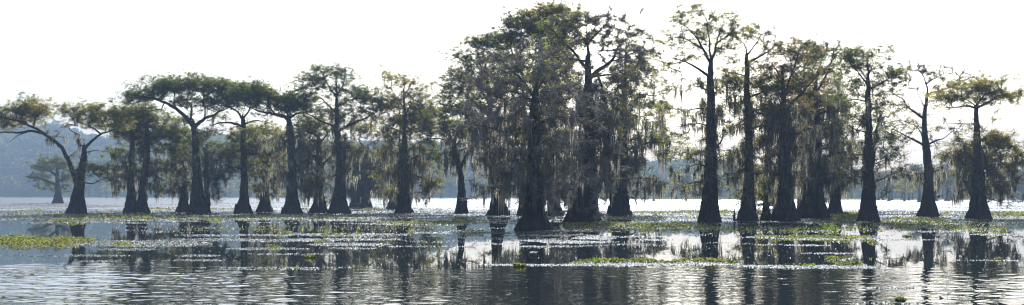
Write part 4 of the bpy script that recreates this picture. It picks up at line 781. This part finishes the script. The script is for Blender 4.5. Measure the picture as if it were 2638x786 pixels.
# broad belts of small floating leaves
def belt(y0, y1, n, seed, thr, name, label, xs=(-60, 2700), size=1., fx=.012, fy=.22):
    r = np.random.default_rng(seed)
    px = r.uniform(xs[0], xs[1], n); py = y0 + (y1 - y0) * r.uniform(0, 1, n)
    k = np.zeros(n)
    for o in range(5):
        A = r.uniform(.6, 1.8); ph = r.uniform(0, 6.28, 2)
        k += np.sin(px * fx * A * 1.6 ** o * .6 + ph[0] + 1.3 * np.sin(py * .12 + ph[1])) * np.sin(py * fy * A * 1.35 ** o + ph[1] + .8 * np.sin(px * .009 + ph[0])) / (1.25 ** o)
    edge = 1 - np.abs((py - y0) / (y1 - y0) * 2 - 1) ** 4
    ok = k + r.normal(0, .35, n) > thr + (1 - edge) * 1.2
    px, py = px[ok], py[ok]; d = F * CAMH / (py - HZ); x = (px - CX) / F * d; nn = len(x)
    fs = np.clip(d / 55, .8, 3.2) * size
    pos = np.stack([x, d, r.uniform(.006, .02, nn) * fs], 1)
    nrm = unit(np.stack([r.normal(0, .38, nn), r.normal(-.15, .34, nn), np.ones(nn)], 1))
    a = unit(np.cross(nrm, r.normal(0, 1, (nn, 3)))); s_ = np.cross(nrm, a)
    V, Q = diamonds(pos, a * (r.uniform(.015, .034, nn) * fs)[:, None], s_ * (r.uniform(.012, .028, nn) * fs)[:, None])
    tag(quadmesh(name, V, Q, M['pad'], None, np.repeat(r.uniform(.1, 1, nn), 4)), label, 'floating leaves', kind='stuff')
belt(519, 578, 330000, 31, -.10, 'floating_leaves', 'glinting belt of small floating leaves around the cypress bases', fy=.35)
belt(576, 642, 70000, 32, .75, 'floating_leaves', 'scattered streaks of glinting floating leaves in front of the trees', xs=(300, 2300))
belt(560, 700, 2600, 36, -.6, 'floating_leaves', 'loose single leaves dotted over the calm dark water', size=1.0)
add_pads('floating_leaves', 'dense sparkling leaf raft reaching right from the bright green mat at far left', [(360, 628, 190, 9, 9000, .1), (540, 618, 150, 4, 2500, .4), (330, 643, 80, 3, 1200, .2)], 33)
add_pads('floating_leaves', 'thin leaf streaks on the open water at lower left', [(190, 659, 160, 2.4, 1500, .3), (255, 674, 55, 2.5, 900, .2), (510, 659, 60, 2.5, 1000, .3), (500, 671, 75, 2, 800, .4), (700, 690, 210, 1.6, 1200, .5), (720, 694, 160, 1.5, 700, .5), (690, 641, 110, 3, 1500, .3), (740, 655, 120, 2, 700, .5)], 34)
add_pads('floating_leaves', 'leaf streaks left of the nearest grey cypress', [(880, 617, 160, 3, 3400, .25), (900, 630, 110, 4, 3400, .2), (720, 620, 150, 3, 2400, .35), (905, 640, 70, 2, 900, .4), (1080, 635, 140, 1.6, 700, .5), (640, 606, 190, 2.5, 2600, .4), (900, 604, 170, 3, 3200, .3), (1190, 600, 130, 3, 1800, .45)], 35)
add_pads('floating_leaves', 'bright leaf streaks just in front of the nearest grey cypress', [(1420, 607, 130, 2.2, 2600, .3), (1530, 614, 60, 3, 1600, .1), (1480, 624, 90, 3.2, 2600, .15), (1380, 620, 70, 2.5, 1500, .3), (1390, 635, 62, 1.8, 900, .3), (1600, 610, 130, 1.8, 1200, .5), (1480, 596, 130, 2, 2000, .4), (1680, 618, 60, 2, 700, .4), (1375, 650, 12, 1.2, 100, .2)], 37)
add_pads('floating_leaves', 'long thin leaf strip lying across the water in front of the central clump', [(1430, 683, 170, 2.2, 3200, .2), (1620, 682, 130, 3.6, 3600, .1), (1800, 680, 120, 3.4, 3200, .15), (1960, 686, 90, 2.6, 1800, .2), (1300, 682, 70, 1.6, 600, .3)], 38)
add_pads('floating_leaves', 'leaf strip below the cluster of mossy trunks on the right', [(2110, 688, 150, 4.5, 4500, .1), (2140, 614, 130, 4, 3600, .2), (1990, 611, 70, 2.5, 1500, .3), (2080, 632, 60, 1.6, 600, .3), (2130, 653, 70, 1.6, 700, .4), (2200, 690, 60, 3, 900, .3)], 39)
add_pads('floating_leaves', 'sparse leaf streaks on the bright water at lower right', [(2280, 742, 80, 1.8, 700, .3), (2290, 781, 95, 3, 260, .3), (2560, 671, 110, 1.4, 600, .4), (2430, 597, 130, 2, 1200, .4), (2560, 604, 70, 2.5, 900, .3), (2620, 627, 30, 1.5, 250, .3), (2330, 618, 90, 1.5, 600, .4)], 40)
# green mats
add_hyacinth('water_plants', 'bright green water plant mat at the far left edge', [(90, 622, 150, 9, 6000, .05), (30, 618, 90, 8, 2600, .1), (200, 618, 70, 5, 1400, .3), (320, 631, 26, 5, 500, .3), (90, 634, 120, 3, 1200, .3)], 50, .22)
add_hyacinth('water_plants', 'green water plant strips in front of the leaning forked tree and twin trunk', [(300, 560, 110, 4, 2600, .2), (160, 571, 40, 3, 500, .2), (190, 572, 60, 2.5, 500, .4), (400, 563, 60, 3, 800, .4), (560, 569, 22, 3, 300, .1), (60, 546, 60, 2, 250, .3), (90, 543, 40, 1.6, 200, .3)], 51, .2)
add_hyacinth('water_plants', 'green strips behind the left row of bases', [(415, 539, 40, 1.4, 500, .1), (580, 539, 50, 1.2, 400, .3), (790, 541, 40, 2, 500, .1), (930, 539, 60, 1.8, 900, .05), (1120, 542, 60, 1.6, 300, .4), (440, 553, 60, 1.5, 300, .5)], 52, .3)
add_hyacinth('water_plants', 'green water plant strips spread before the middle of the row', [(1080, 575, 130, 4.5, 3000, .2), (1210, 569, 60, 4, 900, .3), (880, 605, 70, 2.5, 900, .3), (690, 560, 60, 3, 500, .5), (740, 600, 26, 2, 200, .2), (830, 622, 24, 3, 260, .2), (706, 639, 16, 3, 240, .1), (1055, 600, 14, 4, 120, .3), (870, 566, 90, 3, 600, .6)], 53, .16)
add_hyacinth('water_plants', 'dark speckled water plant patch in front of the slim lone cypress', [(1215, 600, 36, 5, 420, .3), (1185, 603, 20, 3, 120, .4)], 54, .24)
add_hyacinth('water_plants', 'green belt at the feet of the central clump', [(1500, 580, 60, 4, 1100, .2), (1620, 582, 100, 5, 2200, .2), (1730, 585, 120, 5, 2600, .25), (1560, 578, 40, 5, 700, .2), (1660, 597, 14, 3, 160, .1), (1700, 577, 120, 3, 900, .5)], 55, .22)
add_hyacinth('water_plants', 'green plant bed around the tall airy cypress base', [(1790, 548, 60, 4, 1200, .1), (1865, 548, 30, 5, 900, .05), (1700, 550, 80, 3, 900, .3), (1880, 556, 40, 2, 300, .4)], 56, .4)
add_hyacinth('water_plants', 'green tufted bed between the right-hand cluster and the pointed-crown cypress', [(2180, 562, 45, 6, 1400, .05), (2135, 590, 22, 5, 500, .1), (2080, 595, 60, 2, 500, .4), (2190, 557, 30, 4, 500, .1)], 57, .5)
add_hyacinth('water_plants', 'long green strip across the water before the right-hand cluster', [(2080, 613, 100, 4, 2000, .1), (2190, 614, 60, 4, 1100, .1), (2250, 625, 12, 4, 160, .1), (1970, 611, 40, 2.5, 300, .4)], 58, .18)
add_hyacinth('water_plants', 'green plants in front of the leafless cypress', [(2330, 567, 60, 4, 900, .3), (2400, 567, 40, 5, 900, .1), (2330, 583, 50, 3, 700, .2), (2420, 586, 40, 3, 500, .3), (2460, 551, 40, 1.6, 300, .2)], 59, .24)
add_hyacinth('water_plants', 'green strips in front of the rightmost flat-topped cypress', [(2500, 590, 60, 3, 800, .2), (2570, 591, 30, 3, 500, .1), (2560, 603, 50, 2.5, 300, .4), (2460, 592, 30, 2, 200, .4)], 60, .2)
add_hyacinth('water_plants', 'bright green bank of plants at the right edge', [(2620, 555, 70, 4, 2200, .05), (2560, 557, 50, 2, 400, .4)], 61, .4)
add_hyacinth('water_plants', 'leafy tufts growing along the long thin leaf strip', [(1530, 675, 40, 3, 400, .3), (1590, 676, 40, 3, 500, .2), (1650, 673, 40, 4, 600, .1), (1740, 676, 60, 3.4, 700, .2), (1840, 675, 50, 4, 700, .1), (1890, 678, 20, 3, 260, .1), (1470, 678, 30, 2, 160, .4)], 62, .17)
add_hyacinth('water_plants', 'green tufts on the leaf strip below the right-hand cluster', [(2150, 667, 28, 4, 500, .05), (2185, 682, 40, 4.5, 900, .05), (2060, 686, 60, 2, 260, .4), (2185, 664, 14, 3, 160, .1)], 63, .16)
add_hyacinth('water_plants', 'sparse green specks scattered through the glinting belt before the left row', [(520, 560, 480, 9, 4200, .35), (760, 588, 420, 9, 1800, .5)], 64, .14)
add_hyacinth('water_plants', 'sparse green specks scattered through the glinting belt before the right-hand trees', [(1900, 590, 480, 10, 4200, .35), (2350, 575, 280, 10, 2200, .4), (1650, 560, 240, 7, 1200, .4)], 65, .14)
add_pads('floating_leaves', 'small glinting floating leaves mixed among and fringing the green mats', MATS, 66)
# single clumps
def clump(name, label, cx, cy, rx, n, seed, h=.2): add_hyacinth(name, label, [(cx, cy, rx, 1.6, n, -.6)], seed, h, cat='water plant', thing=True)
clump('water_hyacinth', 'single leafy green clump floating alone on dark water, lower left of the middle', 799, 664, 15, 70, 70, .26)
clump('water_hyacinth', 'round leafy clump at the left end of the long thin leaf strip', 1340, 687, 18, 90, 71, .22)
clump('water_hyacinth', 'small green clump on the thin leaf streak at lower right, below the rightmost cypress', 2574, 669, 13, 60, 72, .14)
clump('water_hyacinth', 'small green clump in bright water left of the leafless cypress reflection', 2337, 609, 13, 60, 73, .16)
clump('water_hyacinth', 'dark leafy clump in the near water strip at the bottom right edge of the photo', 2320, 778, 14, 46, 74, .12)

def grass_tuft(label, px, py, hpx, n, seed, wpx=4):
    r = np.random.default_rng(seed); x, d = ground(px, py); s = d / F
    root = empty('grass_tuft', (x, d, 0)); tag(root, label, 'grass')
    b = Buf()
    for k in range(n):
        p = np.array([r.normal(0, wpx * s * .5), r.normal(0, .1), -.05]); h = hpx * s * r.uniform(.5, 1.1); ln = r.normal(0, .25, 2) * h
        q = np.linspace(0, 1, 4)[:, None]; c = p + np.hstack([q ** 1.6 * ln[0], q ** 1.6 * ln[1], q * h]); w = .012 * np.array([1, .9, .6, .1])[:, None]
        sd = np.array([[math.cos(k), math.sin(k), 0]]); V = np.concatenate([c - sd * w, c + sd * w]); i = np.arange(3)
        b.add(V, np.stack([i, i + 1, i + 5, i + 4], 1), r.uniform(0, 1))
    b.build('blades', M['grass'], root)
grass_tuft('slender upright grass sprig in the dark reflection of the left-bending tree', 765, 690, 13, 9, 80, 3)
grass_tuft('bright grass tuft sticking up from the long thin leaf strip', 1533, 675, 17, 30, 81, 14)
grass_tuft('green grass tuft on the plant strip before the right-hand cluster', 2137, 592, 15, 60, 82, 24)
grass_tuft('tiny grass tuft near the leaf strip under the pointed-crown cypress', 2242, 667, 8, 14, 83, 5)
# drifting leaf
def drift(label, px, py, L_, seed):
    x, d = ground(px, py); b = Buf(); th = np.linspace(0, 2 * np.pi, 16, endpoint=False)
    top = np.stack([L_ * np.cos(th), .10 * np.sin(th), .02 + .03 * np.cos(th * 2)], 1); bot = top * [.94, .9, 1] - [0, 0, .035]
    V = np.vstack([top, bot, [[0, 0, .045]], [[0, 0, -.01]]]); i = np.arange(16); j = (i + 1) % 16
    Q = np.stack([i, j, j + 16, i + 16], 1); Q2 = np.stack([i[::2], (i[::2] + 1) % 16, (i[::2] + 2) % 16, np.full(8, 32)], 1)
    o = quadmesh('drifting_wood', V, np.vstack([Q, Q2]), M['deadtwig'], None, np.zeros(34)); o.location = (x, d, 0)
    tag(o, label, 'driftwood')
drift('small brown scrap of wood floating in the bright water at lower right', 2431, 768, .085, 1)
drift('pale waterlogged stick at the bottom right corner of the photo', 2608, 784, .30, 2)

# ================================================================= haze
m, nt, out = new_mat('lake_haze')
pv = N(nt, 'ShaderNodeVolumePrincipled'); pv.inputs['Color'].default_value = (.25, .315, .41, 1); pv.inputs['Density'].default_value = HAZE_D if 'HAZE_D' in globals() else .00065; pv.inputs['Anisotropy'].default_value = .15
nt.links.new(pv.outputs[0], out.inputs['Volume'])
x0, x1, y0, y1, z0, z1 = -2500, 2500, -70, 2500, -4, 125
V = [(x0, y0, z0), (x1, y0, z0), (x1, y1, z0), (x0, y1, z0), (x0, y0, z1), (x1, y0, z1), (x1, y1, z1), (x0, y1, z1)]
Q = [[0, 3, 2, 1], [4, 5, 6, 7], [0, 1, 5, 4], [1, 2, 6, 5], [2, 3, 7, 6], [3, 0, 4, 7]]
tag(quadmesh('haze', V, Q, m), 'pale blue morning haze over the whole lake', 'haze', kind='stuff')

# ================================================================= light
AZ, EL = 10.0, 33.0
w = bpy.data.worlds.new('World'); SC.world = w; w.use_nodes = True; nt = w.node_tree
bg = nt.nodes['Background']; sky = nt.nodes.new('ShaderNodeTexSky'); sky.sky_type = 'NISHITA'; sky.sun_disc = False
sky.sun_elevation = math.radians(EL); sky.sun_rotation = math.radians(AZ); sky.air_density = 1.0; sky.dust_density = 3.0; sky.ozone_density = 1.0
nt.links.new(sky.outputs[0], bg.inputs['Color']); bg.inputs['Strength'].default_value = .13
sl = bpy.data.lights.new('sun', 'SUN'); sl.energy = 5.0; sl.angle = math.radians(.53); sl.color = (1, .98, .95)
so = bpy.data.objects.new('sun', sl); COL.objects.link(so)
a, e = math.radians(AZ), math.radians(EL); dirv = Vector((math.sin(a) * math.cos(e), math.cos(a) * math.cos(e), math.sin(e)))
so.rotation_euler = dirv.to_track_quat('Z', 'Y').to_euler(); so.location = (0, 0, 60)

cam = bpy.data.cameras.new('camera'); co = bpy.data.objects.new('camera', cam); COL.objects.link(co)
cam.sensor_width = 36; cam.sensor_fit = 'HORIZONTAL'; cam.lens = 36 * F / 2638; cam.shift_y = (HZ - 393) / 2638
cam.clip_start = .5; cam.clip_end = 8000
co.location = (0, 0, CAMH); co.rotation_euler = (math.pi / 2, 0, 0); SC.camera = co
vs = SC.view_settings; vs.view_transform = 'Standard'; vs.look = 'None'; vs.exposure = 1.05; vs.gamma = 1
SC.cycles.use_denoising = True; SC.cycles.denoiser = 'OPENIMAGEDENOISE'; SC.cycles.denoising_prefilter = 'ACCURATE'; SC.cycles.denoising_input_passes = 'RGB_ALBEDO_NORMAL'; SC.cycles.use_adaptive_sampling = False; SC.cycles.filter_width = 1.2; SC.cycles.sample_clamp_indirect = 3.0; SC.cycles.sample_clamp_direct = 12.0
vs.use_white_balance = True; vs.white_balance_temperature = 5800; vs.white_balance_tint = 8
SC.cycles.max_bounces = 8; SC.cycles.transparent_max_bounces = 8; SC.cycles.volume_bounces = 1
